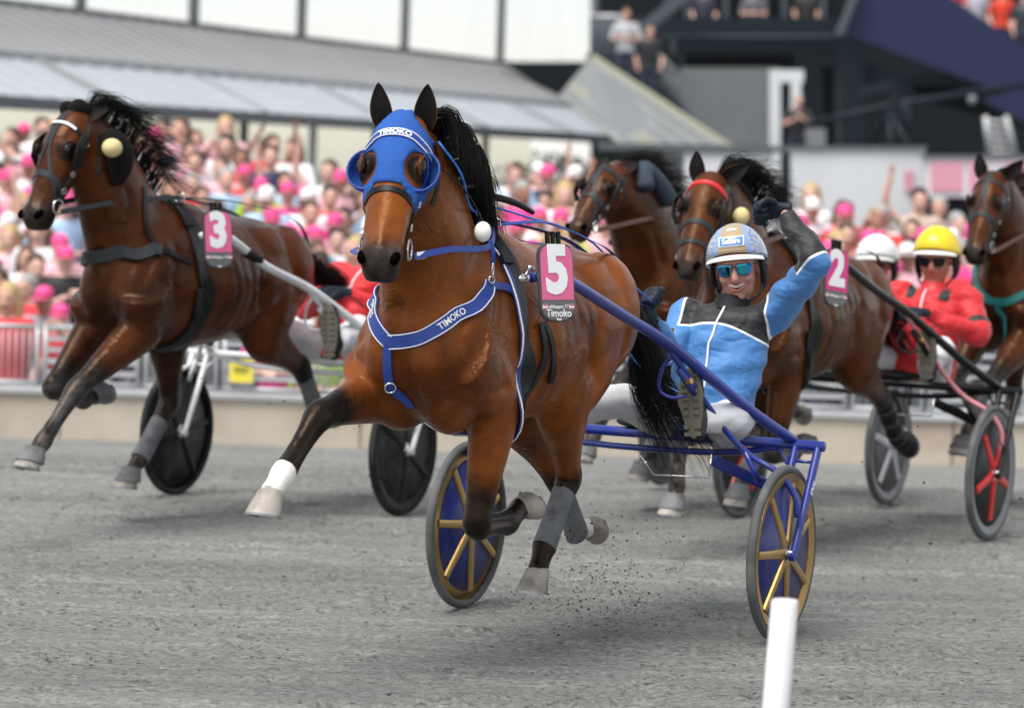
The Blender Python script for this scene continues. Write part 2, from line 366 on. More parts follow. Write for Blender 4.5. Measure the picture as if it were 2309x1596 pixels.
def hoof(parent, c, hd, td, m='hoof_pale', sc=1., shoe=True, bell=None):
    hd = np.array(hd, float); hd /= np.linalg.norm(hd); td = np.array(td, float); td -= hd*(td@hd); td /= np.linalg.norm(td); sd_ = np.cross(hd, td); c = np.array(c, float)
    mb = MB(); rs = []
    for t, rt, rs_, sh in ((-.16, .040, .039, -.004), (0, .049, .047, 0), (.12, .0515, .049, .003), (.5, .06, .055, .018), (1, .07, .061, .034), (1.04, .066, .057, .034), (.98, .045, .04, .034), (.93, .012, .012, .03)):
        o = c+hd*(.08*t*sc)+td*(sh*sc); r = []
        for k in range(22):
            th = 2*math.pi*k/22; x = math.cos(th)
            r.append(o+td*(rt*sc*(x if x > 0 else x*.82))+sd_*(rs_*sc*math.sin(th)))
        rs.append(r)
    mb.rings(rs); h = ob('hoof', mb, m, parent, sharp=50)
    if shoe:
        s = MB(); rr = []
        for o_, k_ in ((1.0, 1.0), (1.1, 1.0), (1.1, .8), (1.0, .8)):
            rr.append([c+hd*(.08*o_*sc)+td*((.034+.07*k_*math.cos(th))*sc)+sd_*(.062*k_*math.sin(th)*sc) for th in np.linspace(-2.3, 2.3, 20)])
        rr.append(rr[0]); s.rings(rr, closed=False, cap=False); ob('horse_shoe', s, 'horse_shoe', h, sharp=40)
    if bell:
        s = MB(); rr = []
        for t, g in ((-.35, 1.0), (-.1, 1.12), (.2, 1.16), (.55, 1.2), (.62, 1.16)):
            o = c+hd*(.08*t*sc)+td*(max(t, 0)*.03*sc); rr.append([o+td*(.05+.02*max(t, 0))*g*math.cos(th)*sc+sd_*(.048+.014*max(t, 0))*g*math.sin(th)*sc for th in np.linspace(0, 2*math.pi, 20)[:-1]])
        s.rings(rr); ob('hoof_boot', s, bell, h, sharp=50)
    return h
class HeadFrame:
    def __init__(s, poll, muzzle, tilt=0.):
        s.o = V(poll); d = V(muzzle)-s.o; s.L = d.length; s.u = d.normalized(); yaw = math.atan2(d.y, d.x)
        s.w = V((-math.sin(yaw), math.cos(yaw), 0)); s.v = s.u.cross(s.w)
        if tilt:
            q = Matrix.Rotation(tilt, 3, s.v); s.w = q @ s.w; s.u = q @ s.u
        s.k = s.L/.59
    def p(s, u, v, w): return tuple(s.o+(s.u*u+s.v*v+s.w*w)*s.k)
    def ax(s): return [tuple(s.u), tuple(s.v), tuple(s.w)]
    def loc(s, c):
        d = (c-np.array(s.o))/s.k; return d@np.array(s.u), d@np.array(s.v), d@np.array(s.w)
HEAD = [(-.05, -.075, .04, .055), (.0, -.055, .08, .088), (.07, -.045, .102, .105), (.15, -.04, .112, .114), (.23, -.042, .108, .104), (.31, -.04, .1, .09), (.39, -.035, .092, .077),
        (.46, -.03, .086, .068), (.52, -.03, .084, .07), (.57, -.04, .072, .066), (.605, -.055, .046, .05)]
SCULPT = [([(.20, .17, 1.62), (.34, .21, 1.44), (.46, .20, 1.26)], .013, .032), ([(-.02, .26, 1.50), (.0, .28, 1.28), (.04, .24, 1.08)], .014, .034), ([(.55, 0, 1.38), (.57, 0, 1.2), (.48, 0, .98)], .011, .03),
          ([(.48, .17, 1.11), (.34, .25, 1.04), (.18, .27, 1.09)], .012, .028), ([(.20, .25, 1.42), (.26, .26, 1.26), (.22, .26, 1.14)], .009, .03), ([(-.50, .31, 1.25), (-.58, .28, 1.08), (-.52, .22, .97)], .014, .04), ([(-.56, .24, 1.55), (-.58, .30, 1.34), (-.52, .28, 1.12)], .012, .035),
          ([(-1.05, .15, 1.48), (-1.02, .21, 1.22), (-.92, .2, 1.0)], .012, .03), ([(-.78, .24, 1.50), (-.84, .27, 1.3), (-.80, .25, 1.1)], .008, .03), ([(.10, .15, 1.64), (.02, .2, 1.58), (-.1, .2, 1.6)], -.008, .04)]+[([(-.14-.085*k, .27, 1.42), (-.17-.085*k, .30, 1.22), (-.12-.085*k, .25, 1.02)], .0035, .018) for k in range(5)]
def horse(name, label, org, rz, S, group='trotting race horses'):
    """S: dict with poll, muzzle, legs, coat, dz, pitch ..."""
    root = empty(name, org, rz); setp(root, label, 'horse', group)
    dz = S.get('dz', 0); pit = S.get('pitch', 0); vox = S.get('voxel', .012)
    def T(x, z): return z+dz+pit*x
    mb = MB(); rows = [(x, 0, T(x, (t+b)/2), hw, (t-b)/2) for x, t, b, hw in S.get('trunk', TRUNK)]
    mb.loft(rows, (0, 1, 0), n=24, sub=3, egg=-.13)
    hf = HeadFrame(S['poll'], S['muzzle'], S.get('tilt', 0)); P = V(S['poll'])
    nb = V((.21, 0, T(.2, 1.30))); bk = hf.u*0; e = P-hf.v*.10*hf.k-hf.u*(-.02)
    c1 = S.get('neckmid') and V(S['neckmid']) or (nb*.45+e*.55+V((-.015, 0, .03)))
    mb.loft([(nb.x-.14, 0, nb.z-.10, .14, .24), (*nb, .18, .32), (*(nb*.62+c1*.38), .165, .285), (*c1, .14, .235), (*(c1*.4+e*.6), .112, .19), (*e, .095, .14), (*(e+(e-c1)*.18), .05, .07)], (0, 1, 0), n=20, sub=3)
    mb.loft([(*hf.p(u, v, 0), hw*hf.k, hd*hf.k) for u, v, hd, hw in HEAD], tuple(hf.w), n=20, sub=3)
    for s in (-1, 1):
        mb.ell(hf.p(.15, -.115, .06*s), (.125*hf.k, .095*hf.k, .042*hf.k), hf.ax())
        mb.ell(hf.p(.195, .008, .097*s), (.055*hf.k, .035*hf.k, .022*hf.k), hf.ax())
        mb.ell(hf.p(.36, -.01, .056*s), (.17*hf.k, .035*hf.k, .022*hf.k), hf.ax())
        mb.ell(hf.p(.54, .008, .050*s), (.042*hf.k, .034*hf.k, .024*hf.k), hf.ax())
    mb.loft([(*hf.p(.2, -.14, 0), .05*hf.k, .05*hf.k), (*hf.p(.33, -.125, 0), .042*hf.k, .035*hf.k), (*hf.p(.45, -.105, 0), .036*hf.k, .028*hf.k), (*hf.p(.54, -.1, 0), .04*hf.k, .032*hf.k), (*hf.p(.58, -.098, 0), .025*hf.k, .02*hf.k)], tuple(hf.w), n=14, sub=3)
    legs = S['legs']; polys = []
    for k, L in legs.items():
        s = 1 if k[0] == 'L' else -1; J = L['j']
        mb.loft(legrows(J, k[1]), (0, 1, 0), n=16, sub=3); polys.append((k, J))
        if k[1] == 'F':
            sh = np.array(J[0]); el = np.array(J[1])
            mb.ell(sh*.5+np.array((.14, s*.175, T(.1, 1.28)))*.5, (.15, .07, .24), n=16)
            mb.ell(sh+np.array((-.03, -s*.05, .02)), (.12, .11, .15))
            mb.ell(el*.8+sh*.2+np.array((-.10, s*.0, .10)), (.13, .06, .17))
        else:
            hp = np.array(J[0]); st = np.array(J[1])
            mb.ell(hp+np.array((-.06, 0, .02)), (.24, .155, .25), n=16)
            mb.ell(st*.7+hp*.3+np.array((.05, 0, -.01)), (.14, .12, .2))
            mb.ell(np.array((-.72, s*.15, T(-.72, 1.40))), (.26, .12, .15))
    for s in (-1, 1):                                       # breast muscles, ribs
        mb.ell((.43, s*.085, T(.43, 1.20)), (.10, .095, .17)); mb.ell((.30, s*.10, T(.3, 1.02)), (.15, .09, .11))
        mb.ell((-.28, s*.12, T(-.28, 1.22)), (.36, .185, .27), n=18)
    me = fuse(mb, vox, S.get('smooth', 18 if vox > .011 else 12), .55)
    c = co_of(me); nn = nor_of(me); disp = np.zeros(len(c))
    for s in (-1, 1):                                       # muscle grooves and ridges sculpted into the skin
        for pl, dp, wd in SCULPT:
            d, arc = poly_dist(c, [(x, y*s, T(x, z)) for x, y, z in pl]); disp -= 1.35*dp*np.exp(-(d/wd)**2)
        d, arc = poly_dist(c, [hf.p(.16, -.19, .05*s), tuple(V(hf.p(.1, -.3, .1*s))*.5+V((.40, .13*s, T(.4, 1.5)))*.5), (.46, .13*s, T(.4, 1.40))]); disp -= .013*np.exp(-(d/.03)**2)
        for pl, dp, wd in ((((.44, -.08, .068), (.52, -.084, .062), (.59, -.076, .03)), .008, .010), (((.24, .0, .105), (.34, -.01, .083)), -.007, .014), (((.30, -.06, .09), (.42, -.05, .075)), .006, .03), (((.49, .045, .03), (.44, .04, .04)), .006, .025), (((.10, .03, .09), (.14, .04, .085)), .006, .025)):
            d, arc = poly_dist(c, [hf.p(u, v, w_*s) for u, v, w_ in pl]); disp -= dp*np.exp(-(d/wd)**2)
    for k, J in polys:                                      # hollow between cannon bone and tendon
        a_, b_ = np.array(J[2]), np.array(J[3]); ax_ = (b_-a_)/np.linalg.norm(b_-a_); bk = np.cross(ax_, (0, 1., 0)); bk = -bk if bk[0] > 0 else bk
        for s in (-1, 1): d, arc = poly_dist(c, [a_+(b_-a_)*.15+bk*.010+np.array((0, s*.036, 0)), a_+(b_-a_)*.85+bk*.010+np.array((0, s*.036, 0))]); disp -= .0075*np.exp(-(d/.013)**2)
    c = c+nn*disp[:, None]; set_co(me, c)
    # coat pattern: black points, muzzle, socks, dust; plus painted neck shade
    dark = np.zeros(len(c)); sock = np.full(len(c), -.1); dust = np.zeros(len(c)); belly = np.zeros(len(c))
    for k, J in polys:
        J = np.array(J); d, arc = poly_dist(c, J[1:]); l1 = np.linalg.norm(J[2]-J[1]); l2 = np.linalg.norm(J[3]-J[2])
        near = (d < .09) & (arc > l1*.25); top = l1-legs[k].get('dark', .10)
        dark = np.maximum(dark, np.where(near, np.clip((arc-top+.12)/.24, 0, 1), 0))
        dust = np.maximum(dust, np.where(near, np.clip((arc-top)/.3, 0, 1)*legs[k].get('dust', .06), 0))
        if 'sock' in legs[k]: sock = np.maximum(sock, np.where(d < .1, arc-(l1+l2-legs[k]['sock']), -.1))
    u, v, w_ = hf.loc(c); inh = (np.abs(w_) < .13) & (u > -.02) & (v < .11) & (v > -.22)
    mz = np.where(inh, np.clip((u-.40)/.14, 0, 1), 0); dark = np.maximum(dark, mz*S.get('muzzle_dark', .8))
    dark = np.maximum(dark, S.get('shade', 0)*np.clip((c[:, 2]-T(0, 1.1))/.5, 0, 1)*(~inh))  # darker upwards: sooty coat tone, with the head's shadow on the neck painted in
    for s in (-1, 1): d = np.linalg.norm(c-np.array(hf.p(.2, .034, .104*s)), axis=1); dark = np.maximum(dark, np.clip((.078-d)/.035, 0, 1)*.9)
    dust = np.maximum(dust, mz*.25)
    setattr_f(me, 'dark', dark); setattr_f(me, 'sock', sock); setattr_f(me, 'dust', dust)
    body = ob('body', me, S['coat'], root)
    bv = bvh_of(me)
    for k, L in legs.items():
        hoof(root, L['j'][4], L['hd'], L['td'], L.get('hoof', 'hoof_pale'), shoe=L.get('shoe', True), bell=L.get('bell'))
        if 'boot' in L:                                     # protective leg boot around the cannon
            J = [np.array(j) for j in L['j']]; t0, t1, m_ = L['boot']; b = MB()
            rr = []
            for t in np.linspace(t0, t1, 7):
                g = 1.0+.1*abs(t-.5)*2; rr.append((*(J[2]+(J[3]-J[2])*t), .039*g+.004, .047*g+.004))
            b.loft(rr, (0, 1, 0), n=16, sub=2); lb = ob('leg_boot', b, m_, root, sharp=50)
            for q_ in ((1, 3, 5) if m_ == 'boot_dark' else ()):
                x_, y_, z_, a1, a2 = rr[q_]; n2 = rr[q_+1]; t_ = np.array(n2[:3])-np.array((x_, y_, z_)); t_ = t_/np.linalg.norm(t_)*.012; st_ = MB(); st_.loft([(x_-t_[0], y_-t_[1], z_-t_[2], a1+.0035, a2+.0035), (x_, y_, z_, a1+.0045, a2+.0045), (x_+t_[0], y_+t_[1], z_+t_[2], a1+.0035, a2+.0035)], (0, 1, 0), n=16, sub=1); ob('boot_strap', st_, 'boot_strap', lb, sharp=50)
        if 'kneeboot' in L:
            J = [np.array(j) for j in L['j']]; b = MB(); p = J[2]; a_ = J[1]-J[2]; a_ /= np.linalg.norm(a_); d_ = J[3]-J[2]; d_ /= np.linalg.norm(d_)
            b.loft([(*(p+a_*.07), .054, .06), (*(p+a_*.02), .058, .064), (*(p+d_*.06), .05, .055)], (0, 1, 0), n=16, sub=3); ob('leg_boot', b, L['kneeboot'], root, sharp=50)
    for s in (-1, 1):
        e_ = MB(); e_.ell(hf.p(.2, .034, .104*s), (.030*hf.k, .026*hf.k, .019*hf.k), hf.ax(), n=16, m=12); ob('eye', e_, 'eye_dark', root)
        lid = MB(); lid.tube([hf.p(.158, .03, .11*s), hf.p(.172, .056, .105*s), hf.p(.205, .063, .102*s), hf.p(.238, .045, .106*s)], [.005, .007, .007, .004], n=8); lo = ob('eyelid', lid, S['coat'], root); setattr_f(lo.data, 'dark', np.full(len(lo.data.vertices), .55)); setattr_f(lo.data, 'sock', np.full(len(lo.data.vertices), -.1)); setattr_f(lo.data, 'dust', np.zeros(len(lo.data.vertices)))
        n_ = MB(); n_.ell(hf.p(.55, .022, .058*s), (.034*hf.k, .02*hf.k, .016*hf.k), [tuple((hf.u*.85-hf.w*s*.1+hf.v*.5).normalized()), tuple((hf.v*.85-hf.u*.5).normalized()), tuple(hf.w)], n=14)
        ob('nostril', n_, 'nostril', root)
        # ears: cupped shells
        E = S['ears'][0 if s < 0 else 1]; ed = V(E['dir']).normalized(); ef = V(E['front']); ef = (ef-ed*ef.dot(ed)).normalized(); es = ed.cross(ef); b0 = V(hf.p(-.015, -.045, .072*s)); Lr = E.get('len', .165)
        mbx = MB(); rs = []; fr = []
        for i in range(13):
            t = i/12; wd = .045*(math.sin(math.pi*min(1, (t*.84+.16)))**.75)*(1-.25*t)+.0015; dp = .030*(1-t)**.55+.003
            cc = b0+ed*(Lr*(t-.08))+ef*(.012*math.sin(t*3))
            outr = [cc+es*(wd*q)-ef*(dp*(1-q*q)) for q in np.linspace(-1, 1, 9)]; inn = [cc+es*(wd*.93*q)-ef*(dp*.72*(1-q*q))+ef*.001 for q in np.linspace(1, -1, 9)]
            rs.append(outr+inn)
        mbx.rings(rs); eo = ob('ear', mbx, [S['coat'], 'ear_inner'], root)
        for p_ in eo.data.polygons:
            j = [v_ % 18 for v_ in p_.vertices]
            if min(j) >= 9: p_.material_index = 1
        for nm, vv in (('dark', np.repeat(np.linspace(.2, 1, 13)**2, 18)), ('sock', np.full(234, -.1)), ('dust', np.zeros(234))): setattr_f(eo.data, nm, vv)
    return root, hf, bv, me
def mane(root, guides, n, spread, r=.0028, name='mane', m='hair_black', core=None):
    mb = MB(); strands(mb, guides, n, spread, r)
    if core:
        for g, rr in core: mb.tube(g, rr, n=8)
    return ob(name, mb, m, root)
A5 = 26; O5 = (-.1735, 11.7087, 0); RZ5 = -R(90+A5)
ear_up = [dict(dir=(.12, -.12, 1), front=(.9, .15, .0)), dict(dir=(.12, .12, 1), front=(.85, .45, 0))]
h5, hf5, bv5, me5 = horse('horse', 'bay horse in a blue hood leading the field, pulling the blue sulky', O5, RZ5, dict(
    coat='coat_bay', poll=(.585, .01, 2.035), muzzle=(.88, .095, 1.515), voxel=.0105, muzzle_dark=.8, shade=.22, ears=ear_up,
    legs=dict(
        RF=dict(j=[(.40, -.19, 1.20), (.30, -.17, 1.06), (.745, -.20, .985), (.985, -.20, .79), (1.06, -.20, .735)], hd=(.22, 0, -1), td=(1, 0, .2), sock=.03, dark=.17),
        LF=dict(j=[(.36, .18, 1.22), (.06, .165, 1.04), (.15, .145, .565), (-.14, .13, .555), (-.245, .13, .60)], hd=(-.9, .1, .5), td=(-.5, 0, -.9), dark=.17),
        LH=dict(j=[(-.80, .145, 1.30), (-.50, .17, 1.0), (-.73, .105, .68), (-.535, .10, .42), (-.485, .10, .335)], hd=(.12, 0, -1), td=(1, 0, .1), boot=(.22, 1.0, 'boot_grey'), dark=.06),
        RH=dict(j=[(-.85, -.145, 1.30), (-.74, -.165, .96), (-1.13, -.13, .63), (-1.33, -.13, .39), (-1.43, -.13, .40)], hd=(-1, 0, .25), td=(-.2, 0, -1), boot=(.3, 1.05, 'boot_grey'), sock=.02, bell=None))))
# ------------------------------------------------------------------ harness of the leading horse
mat('hood_blue', (.024, .088, .33), .9, var=.25, scale=9, bmp=.8, spec=.2)
mat('strap_blue', (.008, .038, .235), .5, var=.15, scale=30, bmp=.15)
mat('rope_blue', (.02, .16, .55), .55, var=.2, scale=60)
mat('strap_black', (.004, .004, .0044), .42, var=.25, scale=40, bmp=.15)
mat('strap_grey', (.022, .025, .028), .5, var=.2, scale=40, bmp=.15)
mat('white_trim', (.8, .8, .8), .5, var=.05)
mat('white_paint', (.8, .8, .8), .35, var=.06, scale=6)
mat('chrome', (.68, .68, .69), .16, 1., var=.05)
mat('brown_leather', (.09, .035, .018), .5, var=.2, scale=30)
mat('plate_pink', (.68, .115, .27), .35, var=.04); mat('plate_pink_deep', (.62, .02, .20), .35, var=.04); mat('plate_grey', (.11, .11, .113), .4, var=.06); mat('plate_edge', (.045, .045, .048), .4)
mat('logo_red', (.5, .03, .05), .4)
mat('ball_white', (.78, .76, .72), .8, var=.06, scale=40, bmp=.4); mat('ball_yellow', (.62, .5, .24), .7, var=.08, bmp=.3); mat('fleece_black', (.0025, .0025, .003), .95, var=.4, scale=60, bmp=.8)
mat('strap_green', (.0, .13, .12), .5, var=.15, scale=30); mat('strap_red', (.6, .02, .025), .5, var=.1)
def shell(me, fn, off, name, m, parent, thick=.003):
    """patch of a skin where fn > 0, lifted off it; its edge is pulled onto fn = 0"""
    c = co_of(me); nn = nor_of(me); f = fn(c); keep = [p for p in me.polygons if all(f[v] > 0 for v in p.vertices)]
    ids = sorted({v for p in keep for v in p.vertices}); ix = {v: i for i, v in enumerate(ids)}
    from collections import Counter
    ec = Counter(tuple(sorted(e)) for p in keep for e in p.edge_keys); bd = {v for e, k in ec.items() if k == 1 for v in e}
    cc = c[ids].copy(); n2 = nn[ids]; e = .002
    b = np.array([ix[v] for v in bd], int)
    if len(b):
        for _ in range(2):
            q = cc[b]; g = np.stack([(fn(q+np.eye(3)[k]*e)-fn(q-np.eye(3)[k]*e))/(2*e) for k in range(3)], 1); f0 = fn(q); gg = (g*g).sum(1)+1e-6
            cc[b] = q-np.clip(f0/gg, -.01, .01)[:, None]*g
    cc += n2*off; mb = MB(); mb.add(cc, [tuple(ix[v] for v in p.vertices) for p in keep])
    o = ob(name, mb.mesh(name), m, parent)
    s = o.modifiers.new('thick', 'SOLIDIFY'); s.thickness = thick; s.offset = 1
    return o
def strapline(name, bv, pts, wd, m, parent, th=.003, off=.001, sub=6, trim=None, it=2):
    P, Q = snap(bv, pts, off, sub, it); mb = MB(); mb.ribbon(P, Q, wd, th); o = ob(name, mb, m, parent, sharp=40)
    if trim:
        for s in (-1, 1):
            T_ = np.gradient(P, axis=0); T_ /= np.linalg.norm(T_, axis=1)[:, None]; B = np.cross(T_, Q)
            t = MB(); t.tube(P+B*(s*wd*.42)+Q*(th+.0005), .0022, n=6, sub=1); ob('piping', t, trim, o)
    return o, P, Q
def freestrap(name, pts, wd, m, parent, th=.003, nrm=(0, 1, .3), sub=8):
    P = spline(pts, sub); mb = MB(); mb.ribbon(P, np.tile(np.array(nrm, float), (len(P), 1)), wd, th); return ob(name, mb, m, parent, sharp=40)
def bridle(root, hf, bv, m='strap_grey', nose=.30, brow=('white_trim', 'strap_black'), cheek=True, cross=False, blinkers='strap_black', nosew=.028, second=None):
    k = hf.k
    def pl(lst): return [hf.p(*q) for q in lst]
    if brow:
        o, P, Q = strapline('browband', bv, pl([(.10, -.06, -.13), (.085, .0, -.12), (.06, .06, -.06), (.055, .08, 0), (.06, .06, .06), (.085, .0, .12), (.10, -.06, .13)]), .026, brow[1], root, .004)
        if brow[0]:
            t = MB(); t.ribbon(P[8:-8]+Q[8:-8]*.004, Q[8:-8], .013, .002); ob('browband_stripe', t, brow[0], o, sharp=40)
    strapline('noseband', bv, pl([(nose+.09, -.12, -.07), (nose+.05, -.05, -.1), (nose+.01, .03, -.07), (nose, .08, 0), (nose+.01, .03, .07), (nose+.05, -.05, .1), (nose+.09, -.12, .07)]), nosew, m, root, .005)
    if second: strapline('noseband', bv, pl([(second+.03, -.12, -.07), (second+.02, -.05, -.1), (second, .03, -.07), (second, .08, 0), (second, .03, .07), (second+.02, -.05, .1), (second+.03, -.12, .07)]), .024, m, root, .005)
    for s in (-1, 1):
        strapline('cheek_strap', bv, pl([(.0, -.06, .12*s), (.08, -.07, .13*s), (.2, -.075, .13*s), (.32, -.075, .11*s), (.43, -.065, .09*s)]), .02, m, root, .004)
        strapline('throat_strap', bv, pl([(.02, -.10, .13*s), (.12, -.17, .12*s), (.2, -.22, .06*s)]), .016, m, root, .003)
        for r_u in ((.47, .036), ):
            b = MB(); b.ring(hf.p(r_u[0], -.06, .083*s), tuple(hf.w), r_u[1]*k, .004, 24, 8); ob('bit_ring', b, 'chrome', root)
        for r_u, rr in ((.30, .012), (.39, .014), (.12, .012)):
            l, n, i, d = bv.find_nearest(V(hf.p(r_u, -.075, .13*s))); b = MB(); b.ring(l+n*.008, tuple(n), rr*k, .003, 16, 6); ob('buckle', b, 'chrome', root)
        if cross:
            strapline('face_strap', bv, pl([(-.02, .04, .012*s), (.1, .09, .012*s), (.2, .09, .015*s), (.3, .07, .05*s), (.4, .0, .09*s), (.46, -.05, .09*s)]), .02, m, root, .004)
        if blinkers:
            b = MB(); b.ribbon([hf.p(.10, -.035, .128*s), hf.p(.16, -.0, .148*s), hf.p(.22, -.01, .148*s), hf.p(.26, -.05, .13*s)], [tuple(hf.w*s)]*4, .058*k, .006); ob('blinker', b, blinkers, root, sharp=40)
def number_plate(root, c, nrm, upv, num, pink='plate_pink', texts=None, w_=.175, h_=.285):
    n = V(nrm).normalized(); u = V(upv); u = (u-n*u.dot(n)).normalized(); r = u.cross(n); c = V(c)
    def outline(ww, hh, rad, z, y0=0):
        pts = []
        for cx, cy, a0 in ((1, 1, 0), (-1, 1, 90), (-1, -1, 180), (1, -1, 270)):
            rr = rad*(1 if cy > 0 else 1.3)
            for k in range(7):
                a = R(a0+15*k); pts.append(c+r*(cx*(ww/2-rr)+rr*math.cos(a))+u*(cy*(hh/2-rr)+rr*math.sin(a)+y0)+n*z)
        return pts
    mb = MB(); mb.rings([outline(w_, h_, .045, -.006), outline(w_, h_, .045, .004), outline(w_-.008, h_-.008, .042, .006)]); p = ob('number_plate', mb, 'plate_edge', root, sharp=40)
    pk = MB(); A = outline(w_-.014, h_-.014, .04, .0075); lo = -h_*.22
    top = [q for q in A if (q-c).dot(u) > lo+.001]; top = sorted(top, key=lambda q: math.atan2((q-c).dot(u)-lo-.02, (q-c).dot(r)))
    hw = (w_-.014)/2
    P1 = [c+r*hw+u*lo+n*.0075]+top+[c-r*hw+u*lo+n*.0075]; pk.add(P1, [tuple(range(len(P1)))]); ob('pink_face', pk, pink, p, smooth=False)
    bt = sorted([q for q in A if (q-c).dot(u) < lo], key=lambda q: math.atan2((q-c).dot(u)-lo, (q-c).dot(r))); P2 = [c-r*hw+u*(lo-.002)+n*.0075]+bt+[c+r*hw+u*(lo-.002)+n*.0075]
    g = MB(); g.add(P2, [tuple(range(len(P2)))]); ob('grey_face', g, 'plate_grey', p, smooth=False)
    text_flat('numeral', num, .235, 'white_trim', c+u*.04+n*.0085, r, u, p, bold=.011, sx=.95)
    if texts:
        for t, sz, dy, bo in texts: text_flat('lettering', t, sz, 'white_trim', c+u*dy+n*.0085, r, u, p, bold=bo)
        for s in (-1, 1):
            q = MB(); q.box(c+r*(s*.066)+u*(-.088)+n*.0085, (.026, .018, .001), (r, u, n)); ob('logo', q, 'white_trim', p, smooth=False)
            for e in (-.006, .006): q = MB(); q.box(c+r*(s*.066)+u*(-.088+e)+n*.0095, (.024, .004, .001), (r, u, n)); ob('logo_stripe', q, 'logo_red', p, smooth=False)
    hb = MB()
    for k in (-.03, 0, .03): hb.box(c+u*(h_/2+.018)+r*(k*.9)-n*.006, (.016, .055, .014), (r, u, n))
    ob('plate_holder', hb, 'strap_black', p, smooth=False, bevel=.003)
    return p
def girth(root, bv, T, m='strap_black', trim=None, x0=-.02, wd=.09):
    """surcingle round the trunk, saddle with terret rings and check hook on top"""
    def loop(dx): return [(x0+dx, .02*s+.001, T+.06) if k == 0 else (x0+dx-.012*k, s*[.02, .16, .3, .34, .3, .16, .0][k], T+[.06, .03, -.1, -.3, -.55, -.75, -.82][k]) for s in (1,) for k in range(7)]
    a = loop(0); b = [(x, -y, z) for x, y, z in a]
    for pts in (a, b):
        o, P, Q = strapline('girth', bv, pts, wd, m, root, .008, .004, 8)
        if trim:
            T_ = np.gradient(P, axis=0); T_ /= np.linalg.norm(T_, axis=1)[:, None]; B = np.cross(T_, Q); sgn = 1 if B[10][0] > 0 else -1
            t = MB(); t.ribbon(P+B*(sgn*(wd*.5+.012)), Q, .03, .009); ob('saddle_pad', t, trim[0], o, sharp=40)
            t = MB(); t.tube(P+B*(sgn*(wd*.5+.026))+Q*.009, .0035, n=6, sub=1); ob('piping', t, trim[1], o)
    sdl = MB()
    for s in (-1, 1):
        P, Q = snap(bv, [(x0, s*.03, T), (x0, s*.12, T-.03), (x0+.01, s*.24, T-.12)], .012, 6); sdl.ribbon(P, Q, .075, .016)
    ob('saddle', sdl, m, root, sharp=40, bevel=.003)
    tr = []
    for s in (-1, 1):
        l, n, i, d = bv.find_nearest(V((x0, s*.13, T))); c = l+n*.055; t = MB(); t.ring(c, (1, 0, .2), .027, .0035, 20, 8); t.tube([l+n*.01, l+n*.028], .006, n=8); ob('terret_ring', t, 'chrome', root); tr.append(c)
    hk = MB(); l, n, i, d = bv.find_nearest(V((x0, 0, T+.1))); hk.tube([l+n*.01, l+n*.07+V((-.01, 0, 0)), l+n*.10+V((.03, 0, 0)), l+n*.085+V((.055, 0, 0)), l+n*.065+V((.045, 0, 0))], .006, n=8); ob('check_hook', hk, 'chrome', root)
    return tr
# hood with eye holes
def hood_fn(c):
    u, v, w_ = hf5.loc(c); aw = np.abs(w_)
    low = .275+1.7*np.maximum(0, aw-.045); low = np.minimum(low, .43)
    f1 = low-u; f2 = v+.10+.25*np.maximum(0, u-.1); f3 = u+.055
    e = np.sqrt(((u-.205)/1.25)**2+((v-.035)*1.)**2+(aw-.1)**2)-.057
    ear = np.sqrt((u+.01)**2+(v+.04)**2+((aw-.075))**2)-.052
    top = .10-np.abs(w_) + np.where(u > .03, 9, 0)
    return np.minimum.reduce([f1, f2, f3, e, ear, top, .13-aw, v+.2])
shell(me5, hood_fn, .002, 'hood', 'hood_blue', h5, .004)
bo, P, Q = strapline('browband', bv5, [hf5.p(*q) for q in [(.135, -.06, -.14), (.115, .0, -.13), (.085, .06, -.07), (.078, .08, 0), (.085, .06, .07), (.115, .0, .13), (.135, -.06, .14)]], .036, 'strap_blue', h5, .006, .006, 6, trim='white_trim')
seg = np.concatenate(([0], np.cumsum(np.linalg.norm(np.diff(P, axis=0), axis=1)))); text_on('lettering', 'TIMOKO', .030, 'white_trim', P, Q, seg[-1]*.5, bo, .0075, bold=.0006)
for s in (-1, 1):                                           # blinker cups, open to the front
    rs = []
    for i in range(15):
        ph = R(-112+224*i/14); row = []
        for j in range(8):
            th = R(12+82*j/7)
            row.append(hf5.p(.20+.078*math.sin(th)*math.sin(ph), -.012-.062*math.cos(th)+.018*(j/7), s*(.096+.066*math.sin(th)*math.cos(ph))))
        rs.append(row)
    mb = MB(); mb.rings(rs, closed=False, cap=False); o = ob('blinker', mb, 'hood_blue', h5); so = o.modifiers.new('thick', 'SOLIDIFY'); so.thickness = .004
    e = MB(); e.tube([r[-1] for r in rs], .004, n=6, sub=1); ob('blinker_rim', e, 'strap_blue', o)
bridle(h5, hf5, bv5, 'strap_black', nose=.30, brow=None, blinkers=None, nosew=.024)
tr5 = girth(h5, bv5, 1.675, trim=('strap_blue', 'white_trim'), x0=.06, wd=.078)
